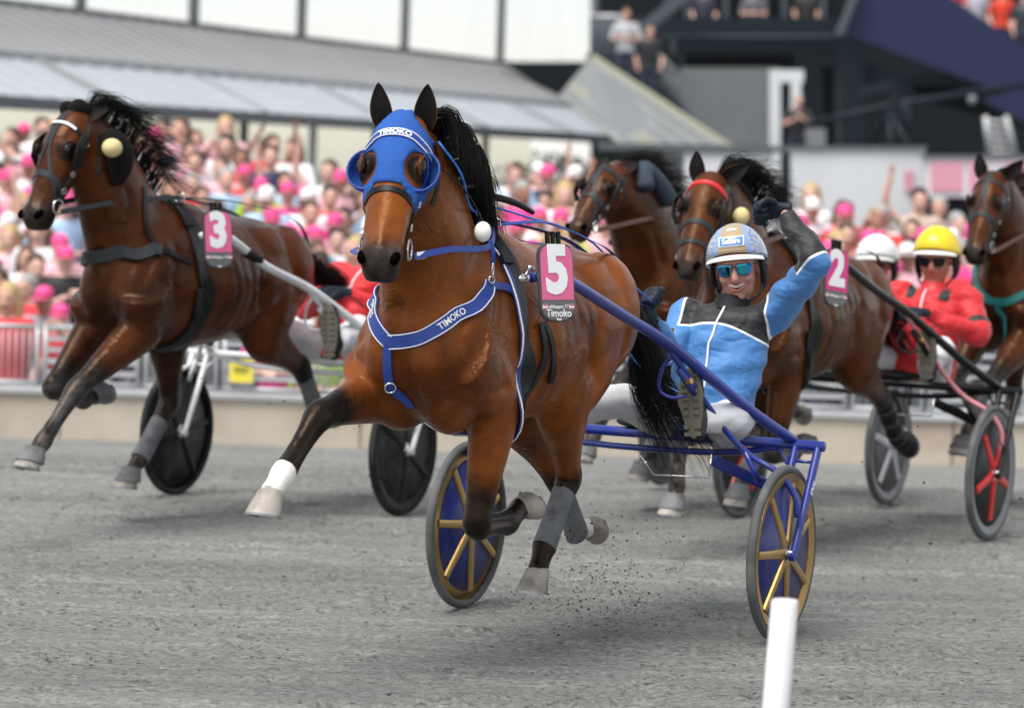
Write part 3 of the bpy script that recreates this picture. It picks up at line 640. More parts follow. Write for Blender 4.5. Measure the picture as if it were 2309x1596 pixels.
# breast collar
colr, P, Q = strapline('breast_collar', bv5, [(.12, -.34, 1.44), (.36, -.30, 1.44), (.47, -.18, 1.36), (.56, -.045, 1.245)], .058, 'strap_blue', h5, .006, .003, 8, trim='white_trim')
seg = np.concatenate(([0], np.cumsum(np.linalg.norm(np.diff(P, axis=0), axis=1)))); text_on('lettering', 'TIMOKO', .034, 'white_trim', P, Q, seg[-1]*.62, colr, .0075, bold=.0006)
colr, P, Q = strapline('breast_collar', bv5, [(.56, -.045, 1.245), (.54, .08, 1.27), (.45, .20, 1.36), (.30, .28, 1.46), (.24, .30, 1.52)], .058, 'strap_blue', h5, .006, .003, 8, trim='white_trim')
seg = np.concatenate(([0], np.cumsum(np.linalg.norm(np.diff(P, axis=0), axis=1)))); text_on('lettering', 'TIMOKO', .034, 'white_trim', P, Q, seg[-1]*.52, colr, .0075, bold=.0006)
pe = P[-1]
strapline('breast_strap', bv5, [tuple(pe), (.16, .31, 1.49), (.06, .33, 1.46)], .032, 'strap_blue', h5, .005, .006, 6)
o, P, Q = strapline('centre_strap', bv5, [(.56, -.045, 1.245), (.57, -.03, 1.15), (.54, -.02, 1.06), (.45, 0, .98)], .034, 'strap_blue', h5, .005, .004, 6)
b = MB(); b.ring(P[12]+Q[12]*.012, tuple(Q[12]), .02, .0035, 18, 8); ob('ring', b, 'chrome', h5)
b = MB(); b.ring((pe[0], pe[1]+.012, pe[2]+.015), (.5, 1, 0), .013, .003, 16, 6); b.tube([(pe[0], pe[1]+.014, pe[2]+.02), (pe[0]-.004, pe[1]+.016, pe[2]+.05), (pe[0]+.004, pe[1]+.016, pe[2]+.075), (pe[0]+.01, pe[1]+.016, pe[2]+.05), (pe[0], pe[1]+.014, pe[2]+.02)], .0035, n=6); ob('snap_hook', b, 'chrome', h5)
freestrap('keeper_strap', [(pe[0], pe[1]+.012, pe[2]+.07), (pe[0]+.005, pe[1]+.015, pe[2]+.12), (pe[0]+.01, pe[1]+.0, pe[2]+.16)], .018, 'strap_blue', h5, nrm=(.6, .8, 0))
# reins, ropes, plug ball, number plate
HAND5 = (-1.44, .11, 1.33)
br = hf5.p(.49, -.07, .10)
freestrap('rein', [br, (br[0]-.18, br[1]+.045, br[2]+.025), (.28, .22, 1.60), tuple(tr5[1])], .024, 'strap_blue', h5)
freestrap('rein', [tuple(tr5[1]), (-.25, .20, 1.685), (-.62, .20, 1.62), (-.92, .17, 1.56), (-1.12, .14, 1.44), (-1.3, .12, 1.36), HAND5], .024, 'strap_blue', h5, nrm=(0, .35, 1))
br2 = hf5.p(.49, -.07, -.10)
freestrap('rein', [br2, (.45, -.22, 1.58), tuple(tr5[0]), (-.5, -.17, 1.68), (-1.0, -.06, 1.6), (-1.25, .05, 1.42), HAND5], .024, 'strap_blue', h5, nrm=(0, -.3, 1))
b = MB(); b.box(V(br)*.8+V((br[0]-.18, br[1]+.045, br[2]+.025))*.2, (.05, .006, .028), (V((-1, .2, .1)).normalized(), V((.2, 1, 0)).normalized(), V((0, 0, 1)))); ob('buckle', b, 'chrome', h5, bevel=.002)
r = MB(); r.tube([hf5.p(.02, -.09, .12), (.42, .17, 1.86), (.30, .15, 1.74), (.1, .1, 1.72), (-.05, .08, 1.735), (-.3, .1, 1.70), (-.6, .1, 1.66), (-.85, .12, 1.6), (-1.1, .14, 1.47), (-1.35, .16, 1.36)], .0045, n=6); ob('cord', r, 'rope_blue', h5)
r = MB(); r.tube([(-1.16, .1, 1.26), (-1.25, .14, 1.12), (-1.32, .22, 1.04), (-1.33, .33, .99), (-1.28, .42, .985)], .004, n=6); ob('cord', r, 'rope_blue', h5)
b = MB(); b.ell((.36, .235, 1.655), (.031, .031, .037), n=20, m=14); ob('ear_plug_ball', b, 'ball_white', h5)
r = MB(); r.tube([(.36, .235, 1.69), (.42, .19, 1.80), hf5.p(.12, -.08, .13)], .003, n=6); ob('ball_cord', r, 'strap_black', h5)
number_plate(h5, (.09, .405, 1.475), (.36, .93, .12), (-.04, -.1, 1), '5', texts=[('elitloppet 17', .019, -.088, 0), ('Timoko', .040, -.112, .0004), ('Final', .012, -.134, .0004)])
strapline('back_strap', bv5, [(-.08, .01, 1.72), (-.3, .02, 1.68), (-.6, .03, 1.64), (-.95, .02, 1.58), (-1.15, .0, 1.4)], .022, 'strap_blue', h5, .004, .003)
b = MB(); b.tube([(-.03, .0, 1.76), (-.12, .03, 1.775), (-.25, .06, 1.755), (-.37, .08, 1.72)], [.012, .014, .013, .01], n=8); ob('check_rein', b, 'strap_black', h5)
for dx in (0, .10):
    strapline('girth_strap', bv5, [(-.06-dx*.3, .34, 1.33), (-.08-dx*.6, .33, 1.2), (-.06-dx, .3, 1.08), (-.0-dx, .2, .98)][:4 if dx == 0 else 3], .03, 'strap_black', h5, .006, .01)
b = MB(); b.ell((.19, .325, 1.49), (.045, .016, .016)); b.tube([(.17, .32, 1.50), (.18, .34, 1.53), (.15, .34, 1.52)], .008, n=8); ob('quick_hitch', b, 'chrome', h5)
# mane, forelock side, tail
mg = []
for i in range(18):
    t = i/17; x, y, z = np.array((.50, .04, 2.03))*(1-t)+np.array((.16, .02, 1.70))*t+np.array((-.07, 0, .06))*math.sin(math.pi*t); k = .75+.35*math.sin(i*1.7)
    mg.append([(x, y, z), (x-.04*k, y+.045, z+.06*(1-t)*k), (x-.09*k, y+.085, z+.03*(1-t)), (x-.11*k, y+.10, z-.06), (x-.09*k, y+.10+.02*k, z-.15*k), (x-.12*k, y+.11, z-.2*k)])
mane(h5, mg, 1300, .014, .0015, core=[([(.49, .03, 2.02), (.38, .035, 1.96), (.28, .04, 1.82), (.16, .03, 1.68)], [.03, .05, .05, .02])])
tg = []
for i in range(20):
    a = i/20*2*math.pi; k = .5+.5*math.sin(i*2.3); k2 = math.sin(i*1.1); cx, cy = .03*math.cos(a), .03*math.sin(a)
    tg.append([(-1.13+cx*.5, .0+cy, 1.40), (-1.24+cx, .06+cy, 1.35), (-1.31+cx*1.2, .14+cy*1.4, 1.20), (-1.33+cx*1.8, .19+cy*2.0, 1.02+.02*k2), (-1.36+cx*2.4, .24+cy*2.8, .88+.04*k), (-1.40+cx*2.6+.04*k2, .30+cy*3.4, .78+.07*k), (-1.40+cx*3, .35+cy*4.2, .66+.13*k)])
mane(h5, tg, 760, .017, .0013, name='tail', core=[([(-1.12, 0, 1.41), (-1.22, .05, 1.36), (-1.30, .12, 1.23), (-1.33, .17, 1.08)], [.028, .026, .02, .004])])
# ------------------------------------------------------------------ sulkies
mat('frame_blue', (.009, .026, .23), .28, var=.12, scale=8, spec=.6, dirt=((.06, .06, .10), .35, 14)); mat('frame_white', (.72, .73, .74), .35, var=.1, dirt=((.4, .4, .4), .5, 6)); mat('frame_black', (.004, .005, .006), .3, var=.1, spec=.6)
mat('tyre', (.075, .08, .08), .8, var=.2, scale=20, bmp=.3, dirt=((.15, .15, .147), .6, 8)); mat('tyre_dark', (.010, .011, .012), .75, var=.2, scale=20, bmp=.3, dirt=((.05, .05, .05), .5, 8))
mat('rim_gold', (.42, .27, .09), .33, .75, var=.1); mat('disc_blue', (.005, .014, .15), .35, var=.08, scale=5, dirt=((.12, .11, .1), .35, 10)); mat('disc_dark', (.012, .013, .015), .42, var=.15, dirt=((.07, .07, .07), .5, 7))
mat('rim_dark', (.012, .012, .013), .5, var=.1); mat('spoke_red', (.6, .01, .01), .35, var=.08); mat('spoke_white', (.55, .56, .6), .4, var=.1); mat('disc_clear_grey', (.075, .08, .08), .4, var=.2, dirt=((.2, .2, .2), .5, 6)); mat('rim_grey', (.2, .205, .21), .5, var=.2)
mat('seat_black', (.005, .005, .006), .6, bmp=.3); mat('grip_black', (.004, .004, .004), .7); mat('frame_pink', (.55, .22, .24), .35, var=.08)
def wheel(parent, hub, tyre='tyre', rim='rim_gold', disc='disc_blue', spoke='rim_gold', nsp=7, rad=.36, rot=0., side=1, spoke_len=1., sw=.030, axis=(0, 1, 0)):
    t = MB(); t.ring(hub, axis, rad-.019, .019, 56, 10); wh = empty('wheel', (0, 0, 0)); wh.parent = parent
    o = ob('tyre', t, tyre, wh)
    r = MB(); r.lathe(hub, axis, [(rad-.034, -.016), (rad-.030, .0), (rad-.034, .018*side if side > 0 else -.018), (rad-.075, .010), (rad-.078, .0), (rad-.075, -.010), (rad-.034, -.016)], 56); ob('rim', r, rim, wh, sharp=50)
    d = MB(); d.lathe(hub, axis, [(.0005, -.022), (.05, -.02), (rad-.07, -.006), (rad-.07, .006), (.05, .020), (.0005, .022)], 40); ob('disc', d, disc, wh)
    h = np.array(hub, float)
    for k in range(nsp):
        a = rot+2*math.pi*k/nsp; dv = np.array((math.cos(a), 0, math.sin(a))); tv = np.array((-math.sin(a), 0, math.cos(a))); yv = np.array((0, 1., 0))
        for s_ in (-1, 1):
            m = MB(); R1 = (rad-.07)*spoke_len; rs = []
            for q, wd in ((.035, sw*1.5), (.07, sw*1.15), (R1*.6, sw), (R1, sw*.95)):
                off = (.024-.018*q/rad)*s_; c = h+dv*q
                rs.append([c+tv*wd*.5+yv*(off-.006*s_), c+tv*wd*.42+yv*(off+.006*s_), c+yv*(off+.010*s_), c-tv*wd*.42+yv*(off+.006*s_), c-tv*wd*.5+yv*(off-.006*s_)])
            m.rings(rs); ob('spoke', m, spoke, wh, sharp=60)
    b = MB(); b.lathe(hub, axis, [(.001, -.05), (.018, -.05), (.02, -.03), (.042, -.028), (.045, 0), (.042, .028), (.02, .03), (.018, .05), (.001, .05)], 24); ob('hub', b, 'chrome', wh, sharp=40)
    return wh
def sulky(label, org, rz, C, dx=0., hw=.72, wr=.36, group='racing sulkies'):
    """C: colours; built in the horse's frame, x shifted by dx"""
    root = empty('sulky', org, rz); setp(root, label, 'sulky', group); X = lambda x: x+dx; fm = C['frame']
    AX, AZ = X(-1.72), .785
    for s in (-1, 1):
        m = MB(); m.tube([(min(X(.14), .16), s*.33, 1.49), (min(X(.05), .07), s*.355, 1.50), (min(X(-.10), -.06), s*.37, 1.475), (X(-.6), s*.37, 1.335), (X(-1.0), s*.39, 1.215), (X(-1.25), s*.46, 1.08), (X(-1.5), s*.57, .92), (X(-1.72), s*.665, .80)], [.018, .021, .021, .022, .023, .023, .023, .022], n=12); ob('shaft', m, C.get('shaft', fm), root)
        if C.get('grip'):
            m = MB(); m.tube([(X(-.40), s*.37, 1.408), (X(-.54), s*.37, 1.365)], .0255, n=12); ob('shaft_grip', m, 'grip_black', root)
        m = MB(); m.tube([(X(-1.02), s*.385, 1.195), (X(-1.18), s*.42, 1.06), (X(-1.36), s*.50, .86), (X(-1.44), s*.58, .755), (X(-1.46), s*.70, .69), (X(-1.49), s*.765, .60), (X(-1.5), s*.775, .51)], .0125, n=10); ob('stay', m, C.get('stay', fm), root)
        m = MB(); m.tube([(X(-1.43), s*.56, .775), (X(-1.44), s*.60, .70), (X(-1.45), s*.625, .645)], .0125, n=10, sub=1); ob('wheel_guard_arm', m, fm, root)
        for y0, y1 in ((.775, .768), (.675, .672)):
            m = MB(); m.tube([(AX, s*y0, AZ), (X(-1.49), s*y1, .345)], [.018, .015], n=12, sub=1); m.lathe((X(-1.49), s*y1, .352), (0, 1, 0), [(.001, -.012), (.022, -.012), (.022, .012), (.001, .012)], 16); ob('fork', m, C.get('fork', fm), root, sharp=50)
        m = MB(); m.tube([(X(-1.695), s*.77, .72), (X(-1.69), s*.675, .72)], .007, n=8, sub=1); m.tube([(AX, s*.60, AZ-.01), (X(-1.67), s*.67, .69)], .008, n=8, sub=1); ob('fork_brace', m, fm, root)
        # foot rest with stirrup hoop
        m = MB(); m.tube([(X(-1.06), s*.385, 1.16), (X(-1.09), s*.33, 1.10), (X(-1.12), s*.31, 1.02), (X(-1.13), s*.36, .99), (X(-1.16), s*.41, 1.0)], .007, n=8); m.bar((X(-1.10), s*.40, 1.11), (X(-1.24), s*.44, .98), .02, .03); ob('foot_rest', m, fm, root)
        b = MB(); b.lathe((X(-1.14), s*.43, 1.06), (.3, 1, .2), [(.001, -.012), (.012, -.012), (.012, .012), (.001, .012)], 12); ob('bolt', b, 'rim_gold', root, sharp=40)
        wheel(root, (X(-1.49), s*hw, wr), C['tyre'], C['rim'], C['disc'], C['spoke'], C.get('nsp', 7), wr, C.get('rot', .55)*(1 if s > 0 else 1.7), s, C.get('slen', 1.), C.get('sw', .03))
    m = MB(); m.tube([(AX, -.80, AZ), (AX, .80, AZ)], .0215, n=14, sub=1); m.tube([(AX-.0, -.62, AZ-.012), (AX-.02, -.3, AZ-.06), (AX-.02, .3, AZ-.06), (AX, .62, AZ-.012)], .014, n=10); ob('arch', m, C.get('arch', fm), root)
    m = MB(); m.tube([(AX, .05, AZ), (X(-1.82), .08, AZ+.03), (X(-2.0), .08, AZ+.02)], .016, n=10); m.tube([(AX, -.05, AZ), (X(-1.82), -.08, AZ+.03), (X(-2.0), -.08, AZ+.02)], .016, n=10); ob('seat_support', m, fm, root)
    m = MB(); m.loft([(X(-1.70), 0, AZ+.035, .10, .02), (X(-1.78), 0, AZ+.04, .17, .03), (X(-1.95), 0, AZ+.04, .19, .032), (X(-2.08), 0, AZ+.07, .17, .03), (X(-2.14), 0, AZ+.12, .13, .02)], (0, 1, 0), n=18, sub=3); ob('seat', m, 'seat_black', root)
    m = MB(); m.bar((X(-1.66), .33, .70), (X(-1.80), .52, .60), .03, .05); ob('skid_plate', m, fm, root, sharp=40, bevel=.008)
    m = MB(); m.tube([(X(-1.7), -.02, .70), (X(-1.7), .05, .615), (X(-1.7), .30, .62), (X(-1.7), .31, .72)], .004, n=6, sub=1); ob('under_wire', m, 'chrome', root)
    return root
s5 = sulky('blue sulky with gold spoked wheels behind the leading bay horse', O5, RZ5, dict(frame='frame_blue', tyre='tyre', rim='rim_gold', disc='disc_blue', spoke='rim_gold', nsp=7, rot=.06, sw=.037))
text_on('lettering', 'firall', .034, 'white_trim', [(-1.665, .793, .70), (-1.57, .788, .52)], [(.05, 1, .05)]*2, .09, s5, .003, bold=.0006)
# ------------------------------------------------------------------ drivers
def skin_mat(name, c, red=(.55, .19, .13)):
    m, nt, b = newmat(name); n = noise_n(nt, 22, 4)
    col = mixc(nt, sstep(nt, n, .35, .7), c, mixc(nt, .35, c, red)); col = mixc(nt, math_n(nt, 'MULTIPLY', attr(nt, 'lip'), .75), col, (.42, .11, .09))
    col = mixc(nt, attr(nt, 'stubble'), col, mixc(nt, .35, col, (.12, .09, .08)))
    nt.links.new(col, b.inputs['Base Color']); b.inputs['Roughness'].default_value = .45; b.inputs['Subsurface Weight'].default_value = .08; b.inputs['Subsurface Scale'].default_value = .01
    bump(nt, b, noise_n(nt, 160, 3), .15, .003); MATS[name] = m
skin_mat('skin', (.54, .275, .20), (.5, .17, .13)); skin_mat('skin_tan', (.40, .17, .11))
def jacket_mat(name, c, dark=(.007, .008, .010), trim=(.8, .8, .8), tw=.0045):
    m, nt, b = newmat(name); sd_ = attr(nt, 'yoke'); n = noise_n(nt, 9, 5)
    v = math_n(nt, 'MULTIPLY_ADD', n, .3, .85); base = mixc(nt, 1., c, v, 'MULTIPLY')
    col = mixc(nt, sstep(nt, sd_, -.0008, .0008), base, dark)
    if trim: col = mixc(nt, sstep(nt, math_n(nt, 'ABSOLUTE', sd_), tw+.0012, tw-.0005), col, trim)
    nt.links.new(col, b.inputs['Base Color']); b.inputs['Roughness'].default_value = .62; b.inputs['Sheen Weight'].default_value = .15
    w1 = noise_n(nt, 7, 2, stretch=(1, .7, 1.5)); w2 = math_n(nt, 'ABSOLUTE', math_n(nt, 'SUBTRACT', w1, .5)); w3 = math_n(nt, 'ABSOLUTE', math_n(nt, 'SUBTRACT', noise_n(nt, 13, 2, stretch=(1, 1.3, .6)), .5)); bump(nt, b, math_n(nt, 'ADD', math_n(nt, 'MULTIPLY', w2, 2.4), math_n(nt, 'MULTIPLY', w3, .8)), .42, .03); MATS[name] = m
jacket_mat('jacket_blue', (.05, .19, .46)); jacket_mat('jacket_red', (.52, .008, .014), trim=None); jacket_mat('jacket_plain_red', (.6, .012, .02), trim=None); jacket_mat('jacket_white', (.6, .6, .6), trim=None)
mat('trousers_white', (.66, .66, .69), .7, var=.1, scale=8, bmp=.3, dirt=((.42, .42, .44), .4, 7)); mat('glove_dark', (.008, .013, .022), .5, var=.25, scale=30, bmp=.35); mat('boot_black', (.006, .006, .007), .5, bmp=.2, dirt=((.07, .07, .065), .7, 9)); mat('sole', (.12, .11, .085), .85, var=.2, scale=25, bmp=.4)
mat('teeth', (.66, .63, .56), .3, var=.03); mat('mouth_dark', (.10, .02, .02), .6); mat('helmet_liner', (.006, .0065, .008), .7); mat('helmet_white', (.8, .8, .79), .25, var=.04); mat('helmet_yellow', (.75, .55, .02), .28, var=.06); mat('lens_dark', (.01, .01, .012), .1); mat('hair_brown', (.09, .05, .03), .6, var=.3)
m, nt, b = newmat('lens_mirror'); tc = nt.nodes.new('ShaderNodeTexCoord'); lw = nt.nodes.new('ShaderNodeLayerWeight'); lw.inputs[0].default_value = .35
nt.links.new(mixc(nt, lw.outputs[1], (.04, .42, .55), (.22, .06, .75)), b.inputs['Base Color']); b.inputs['Metallic'].default_value = 1; b.inputs['Roughness'].default_value = .04; MATS['lens_mirror'] = m
m, nt, b = newmat('helmet_gold'); n = noise_n(nt, 9, 2, stretch=(1, .35, 1.6)); sdn = attr(nt, 'side')
stripe = sstep(nt, math_n(nt, 'SINE', math_n(nt, 'MULTIPLY_ADD', n, 60., 0.)), -.2, .2)
side_c = mixc(nt, stripe, (.40, .40, .43), (.18, .26, .45)); col = mixc(nt, sstep(nt, sdn, -.002, .002), (.40, .29, .17), side_c); col = mixc(nt, sstep(nt, math_n(nt, 'ABSOLUTE', sdn), .008, .006), col, (.22, .34, .60))
nt.links.new(col, b.inputs['Base Color']); b.inputs['Roughness'].default_value = .25; b.inputs['Coat Weight'].default_value = .4; MATS['helmet_gold'] = m
def frame3(fwd, up):
    x = V(fwd).normalized(); z = V(up); z = (z-x*z.dot(x)).normalized(); return x, z.cross(x), z
def hand(parent, wrist, dirv, palm, m, name='glove', curl=1.0, sc=1.):
    """closed or half-closed hand: palm, four unequal fingers with knuckle bends, thumb from the side of the palm"""
    d = V(dirv).normalized(); n = V(palm); n = (n-d*n.dot(d)).normalized(); s = n.cross(d); w_ = V(wrist); mb = MB()
    mb.loft([(*(w_-d*.03*sc), .027*sc, .022*sc), (*(w_+d*.01*sc), .030*sc, .022*sc), (*(w_+d*.05*sc), .042*sc, .02*sc), (*(w_+d*.088*sc), .041*sc, .017*sc), (*(w_+d*.1*sc), .036*sc, .012*sc)], tuple(s), n=14, sub=3)
    for i, (off, L) in enumerate(((-.03, .085), (-.010, .095), (.011, .09), (.030, .074))):
        p = w_+d*.09*sc+s*off*sc; pts = [tuple(p-d*.015*sc), tuple(p)]; a = 0
        for q, f in ((.42, 1.15), (.33, 1.35), (.25, .9)):
            a += f*curl; p = p+(d*math.cos(a)+n*math.sin(a))*L*q*sc; pts.append(tuple(p))
        mb.tube(pts, [.0105*sc, .0105*sc, .0098*sc, .009*sc, .0075*sc], n=10, sub=3)
    p = w_+d*.03*sc-s*.034*sc+n*.004*sc; t = [tuple(p)]
    for v_, l_ in ((d*.75-s*.6+n*.35, .038), (d*.8+s*.15+n*.65, .032), (d*.35+s*.75+n*.55, .027)): p = p+v_.normalized()*l_*sc; t.append(tuple(p))
    mb.tube(t, [.014*sc, .0125*sc, .011*sc, .009*sc], n=10, sub=3)
    return ob(name, fuse(mb, .0042*sc, 3), m, parent)
def boot(parent, ankle, toe_dir, sole_n, L=.28, shin=None):
    """toe_dir: heel to toe; sole_n: the way the sole faces"""
    t = V(toe_dir).normalized(); n = V(sole_n); n = (n-t*n.dot(t)).normalized(); s = n.cross(t); a = V(ankle); h = a+n*.075-t*.07
    def P(u, v, w_): return tuple(h+t*u-n*v+s*w_)
    mb = MB(); mb.loft([(*P(-.005, .035, 0), .028, .03), (*P(.02, .045, 0), .036, .042), (*P(.08, .05, 0), .04, .048), (*P(.15, .04, 0), .043, .036), (*P(.22, .033, 0), .045, .029), (*P(.265, .026, 0), .034, .02), (*P(.28, .02, 0), .015, .01)], tuple(s), n=16, sub=3)
    if shin is not None:
        q = V(shin); d = (q-a).normalized(); mb.loft([(*(a+n*.03), .042, .05), (*(a+d*.05), .045, .05), (*(a+d*.16), .052, .056)], tuple(s), n=16, sub=3)
    o = ob('boot', fuse(mb, .0075, 4), 'boot_black', parent)
    def outline(k, z): return [P(.14+.142*math.cos(th)*k, z, (.048-.008*math.cos(th*2+.4))*math.sin(th)*k*(1 if math.cos(th) > 0 else .84)) for th in np.linspace(0, 2*math.pi, 29)[:-1]]
    so = MB(); so.rings([outline(1, .012), outline(1.03, .002), outline(1.0, -.006)]); s1 = ob('boot_sole', so, 'sole', parent, sharp=40)
    tr = MB()
    for u in (.015, .045, .10, .13, .16, .19, .22, .25):
        for w_ in (-.022, .022): tr = MB(); tr.box(P(u, -.009, w_), (.016, .026, .006), (t, s, n)); ob('tread', tr, 'sole', s1, smooth=False)
    return o
def head_of(mb, c, fw, up, k=1.):
    x, y, z = frame3(fw, up); ax = [tuple(x), tuple(y), tuple(z)]; c = V(c)
    def p(a, b_, d): return tuple(c+(x*a+y*b_+z*d)*k)
    E = lambda q, r: mb.ell(p(*q), [i*k for i in r], ax, n=18, m=12)
    E((-.005, 0, .03), (.098, .078, .095)); E((.03, 0, -.035), (.066, .064, .085)); E((.036, 0, -.078), (.05, .054, .042)); E((.07, 0, -.105), (.02, .026, .018))
    for s in (-1, 1):
        E((.062, .036*s, -.035), (.028, .026, .026)); E((-.005, .08*s, -.012), (.02, .01, .034)); E((.085, .014*s, -.038), (.012, .009, .009)); E((.086, .032*s, .02), (.012, .028, .009))
    mb.loft([(*p(.088, 0, .015), .009*k, .01*k), (*p(.102, 0, -.01), .011*k, .013*k), (*p(.112, 0, -.034), .014*k, .014*k), (*p(.1, 0, -.045), .012*k, .008*k)], tuple(y), n=12, sub=3)
    return p, (x, y, z)
HK = 1.17                                                   # head with helmet as large as in the photo
def driver(label, org, rz, J, C, detail=True, group='sulky drivers'):
    root = empty('person', org, rz); setp(root, label, 'person', group)
    g = {k: V(v) for k, v in J.items() if len(v) == 3}
    # body: one continuous slim figure under the clothes, with neck and head
    mb = MB(); ct = (g['shL']+g['shR'])/2; sax = (g['shL']-g['shR']).normalized(); spine = (g['neck']-g['pel']).normalized(); front = sax.cross(spine)*1
    p, (hx, hy, hz) = head_of(mb, g['head'], J['face'], J['up'], HK)
    mb.loft([(*(g['pel']), .13, .09), (*(g['pel']*.5+ct*.5), .12, .08), (*(ct-spine*.06), .12, .07), (*(ct+spine*.01), .07, .06)], tuple(sax), n=16, sub=3)
    mb.tube([ct+spine*.02, g['neck']+spine*.02, V(p(-.015, 0, -.06))], [.06, .06, .06], n=14)
    for s in 'LR':
        mb.tube([g['sh'+s], g['el'+s], g['wr'+s]+(g['wr'+s]-g['el'+s]).normalized()*.03], [.04, .03, .026], n=10, sub=1); mb.tube([g['hip'+s], g['kn'+s], g['an'+s]], [.07, .045, .035], n=10, sub=1)
    bm_ = fuse(mb, .0058 if detail else .008, 4); c = co_of(bm_); d = (c-np.array(g['head'])); lx, ly, lz = d@np.array(hx)/HK, d@np.array(hy)/HK, d@np.array(hz)/HK
    mw = .034; lip = np.clip(1-np.abs(lz+.066+(ly/mw)**2*-.008)/.016, 0, 1)*np.clip(1-np.abs(ly)/(mw+.008), 0, 1)*(lx > .05)
    if detail:                                              # smile creases, cheeks, eye corners
        nb_ = nor_of(bm_); dsp = np.zeros(len(c))
        for s in (-1, 1):
            for pl, dp, wd in ((((.1, .019, -.034), (.09, .036, -.05), (.076, .045, -.072)), .005, .0075), (((.083, .040, -.036), (.078, .046, -.03)), -.005, .018), (((.06, .062, .005), (.045, .068, .0)), .002, .006), (((.092, .012, -.088), (.094, 0, -.088)), .003, .008)):
                d_, a_ = poly_dist(c, [p(x_, y_*s, z_) for x_, y_, z_ in pl]); dsp -= dp*np.exp(-(d_/wd)**2)
        c = c+nb_*dsp[:, None]; set_co(bm_, c)
    setattr_f(bm_, 'lip', np.clip(lip*1.6, 0, 1)); setattr_f(bm_, 'stubble', np.clip((-.06-lz)/.04, 0, 1)*np.clip((lx-.0)/.04, 0, 1)*.5)
    ob('body', bm_, C.get('skin', 'skin'), root)
    # smile
    if detail:
        mo = MB(); mo.ell(p(.078, 0, -.064), (.03, .034, .0145), [tuple(hx), tuple(hy), tuple(hz)], n=16); ob('mouth', mo, 'mouth_dark', root)
        te = MB()
        for i in range(8):
            yy = (i-3.5)*.0068; te.box(p(.1015-.016*(yy/.025)**2, yy, -.0615+.006*(yy/.025)**2), (.006, .0076, .0118), [tuple(hx), tuple(hy), tuple(hz)])
        ob('teeth', te, 'teeth', root, smooth=False, bevel=.001)
        for zz, bend, rr in ((-.0515, .0075, .0032), (-.0755, .0135, .004)):
            l_ = MB(); l_.tube([p(.1035-.022*(yy/.03)**2+(.001 if rr > .0035 else 0), yy, zz+bend*(yy/.03)**2) for yy in np.linspace(-.031, .031, 9)], [.0012]+[rr]*7+[.0012], n=8, sub=1); ob('lip', l_, 'lip_red', root)
    # jacket
    jm = MB(); wa = g['pel']+spine*.02
    b_ = C.get('bulk', 1.)
    jm.loft([(*(wa-spine*.12), .19*b_, .135*b_), (*(wa-spine*.04), .205*b_, .15*b_), (*(wa*.66+ct*.34), .195*b_, .142*b_), (*(wa*.33+ct*.67), .195*b_, .128*b_), (*(ct-spine*.03), .195, .12), (*(ct+spine*.015), .165, .10), (*(ct+spine*.04), .10, .08), (*(ct+spine*.052), .075, .07)], tuple(sax), n=22, sub=3)
    for s in 'LR':
        a, e, w_ = g['sh'+s], g['el'+s], g['wr'+s]; inw = ct+(a-ct)*.55-spine*.05
        jm.tube([inw, a, a*.5+e*.5, e, e*.5+w_*.5, w_], [.085, .083*b_, .070*b_, .062*b_, .054*b_, .041], n=14)
    jme = fuse(jm, .0085 if detail else .011, 6, .5); c = co_of(jme); nn = nor_of(jme)
    tt = (c-np.array(g['pel']))@np.array(spine); L = (g['neck']-g['pel']).length; ss = (c-np.array(ct))@np.array(sax)
    ff = (c-np.array(ct))@np.array(front)
    fold = np.array([noise.noise(V((q[0]*4, q[1]*7+q[2]*6, q[2]*14-q[1]*5)))*.015+noise.noise(V((q[0]*12+q[2]*10, q[1]*17, q[2]*11)))*.007 for q in c]); c = c+nn*fold[:, None]; set_co(jme, c)
    yk = np.full(len(c), -1.)
    if C.get('yoke'):
        yk = np.minimum(tt-L*C['yoke']-.02*np.cos(ss*14), C.get('yw', .17)-np.abs(ss))
        for s in 'LR':
            d_, arc = poly_dist(c, [g['el'+s], g['wr'+s]]); dd = np.linalg.norm(c-np.array(g['el'+s]), axis=1); axv = np.array((g['wr'+s]-g['el'+s]).normalized()); al = (c-np.array(g['el'+s]))@axv
            m_ = d_ < .10; yk = np.where(m_ & (al > -.03) & (np.abs(ss) > .19), np.maximum(yk, al+.0), yk)
    if C.get('epaulette'):
        e1 = np.minimum(.028-np.abs(np.abs(ss)-.10), tt-L*.78); yk = np.maximum(yk, e1)
    if C.get('armband'):
        for s in 'LR':
            axv = np.array((g['el'+s]-g['sh'+s]).normalized()); al = (c-np.array(g['sh'+s]))@axv; d_, arc = poly_dist(c, [g['sh'+s], g['el'+s]]); yk = np.where((d_ < .1) & (np.abs(ss) > .15), np.maximum(yk, .02-np.abs(al-.17)), yk)
    setattr_f(jme, 'yoke', yk); jo = ob('jacket', jme, C['jacket'], root); jb = bvh_of(jme)
    P, Q = snap(jb, [tuple(g['neck']+front*.12+spine*.0), tuple(g['neck']+front*.2-spine*.12), tuple(g['pel']+front*.25+spine*.25), tuple(g['pel']+front*.25+spine*.06)], .001, 8)
    z_ = MB(); z_.ribbon(P, Q, .008, .003); ob('zip', z_, 'white_trim', jo, sharp=40)
    cl = MB(); cp = g['neck']*.7+V(p(-.02, 0, -.1))*.3
    cl.loft([(*(ct+spine*.01), .10, .09), (*(ct+spine*.045), .082, .078), (*(ct+spine*.075), .076, .073), (*(ct+spine*.085), .073, .07), (*(ct+spine*.06), .062, .06)], tuple(sax), n=20, sub=2); ob('collar', cl, C.get('collar', 'strap_blue'), jo)
    # trousers
    tm = MB()
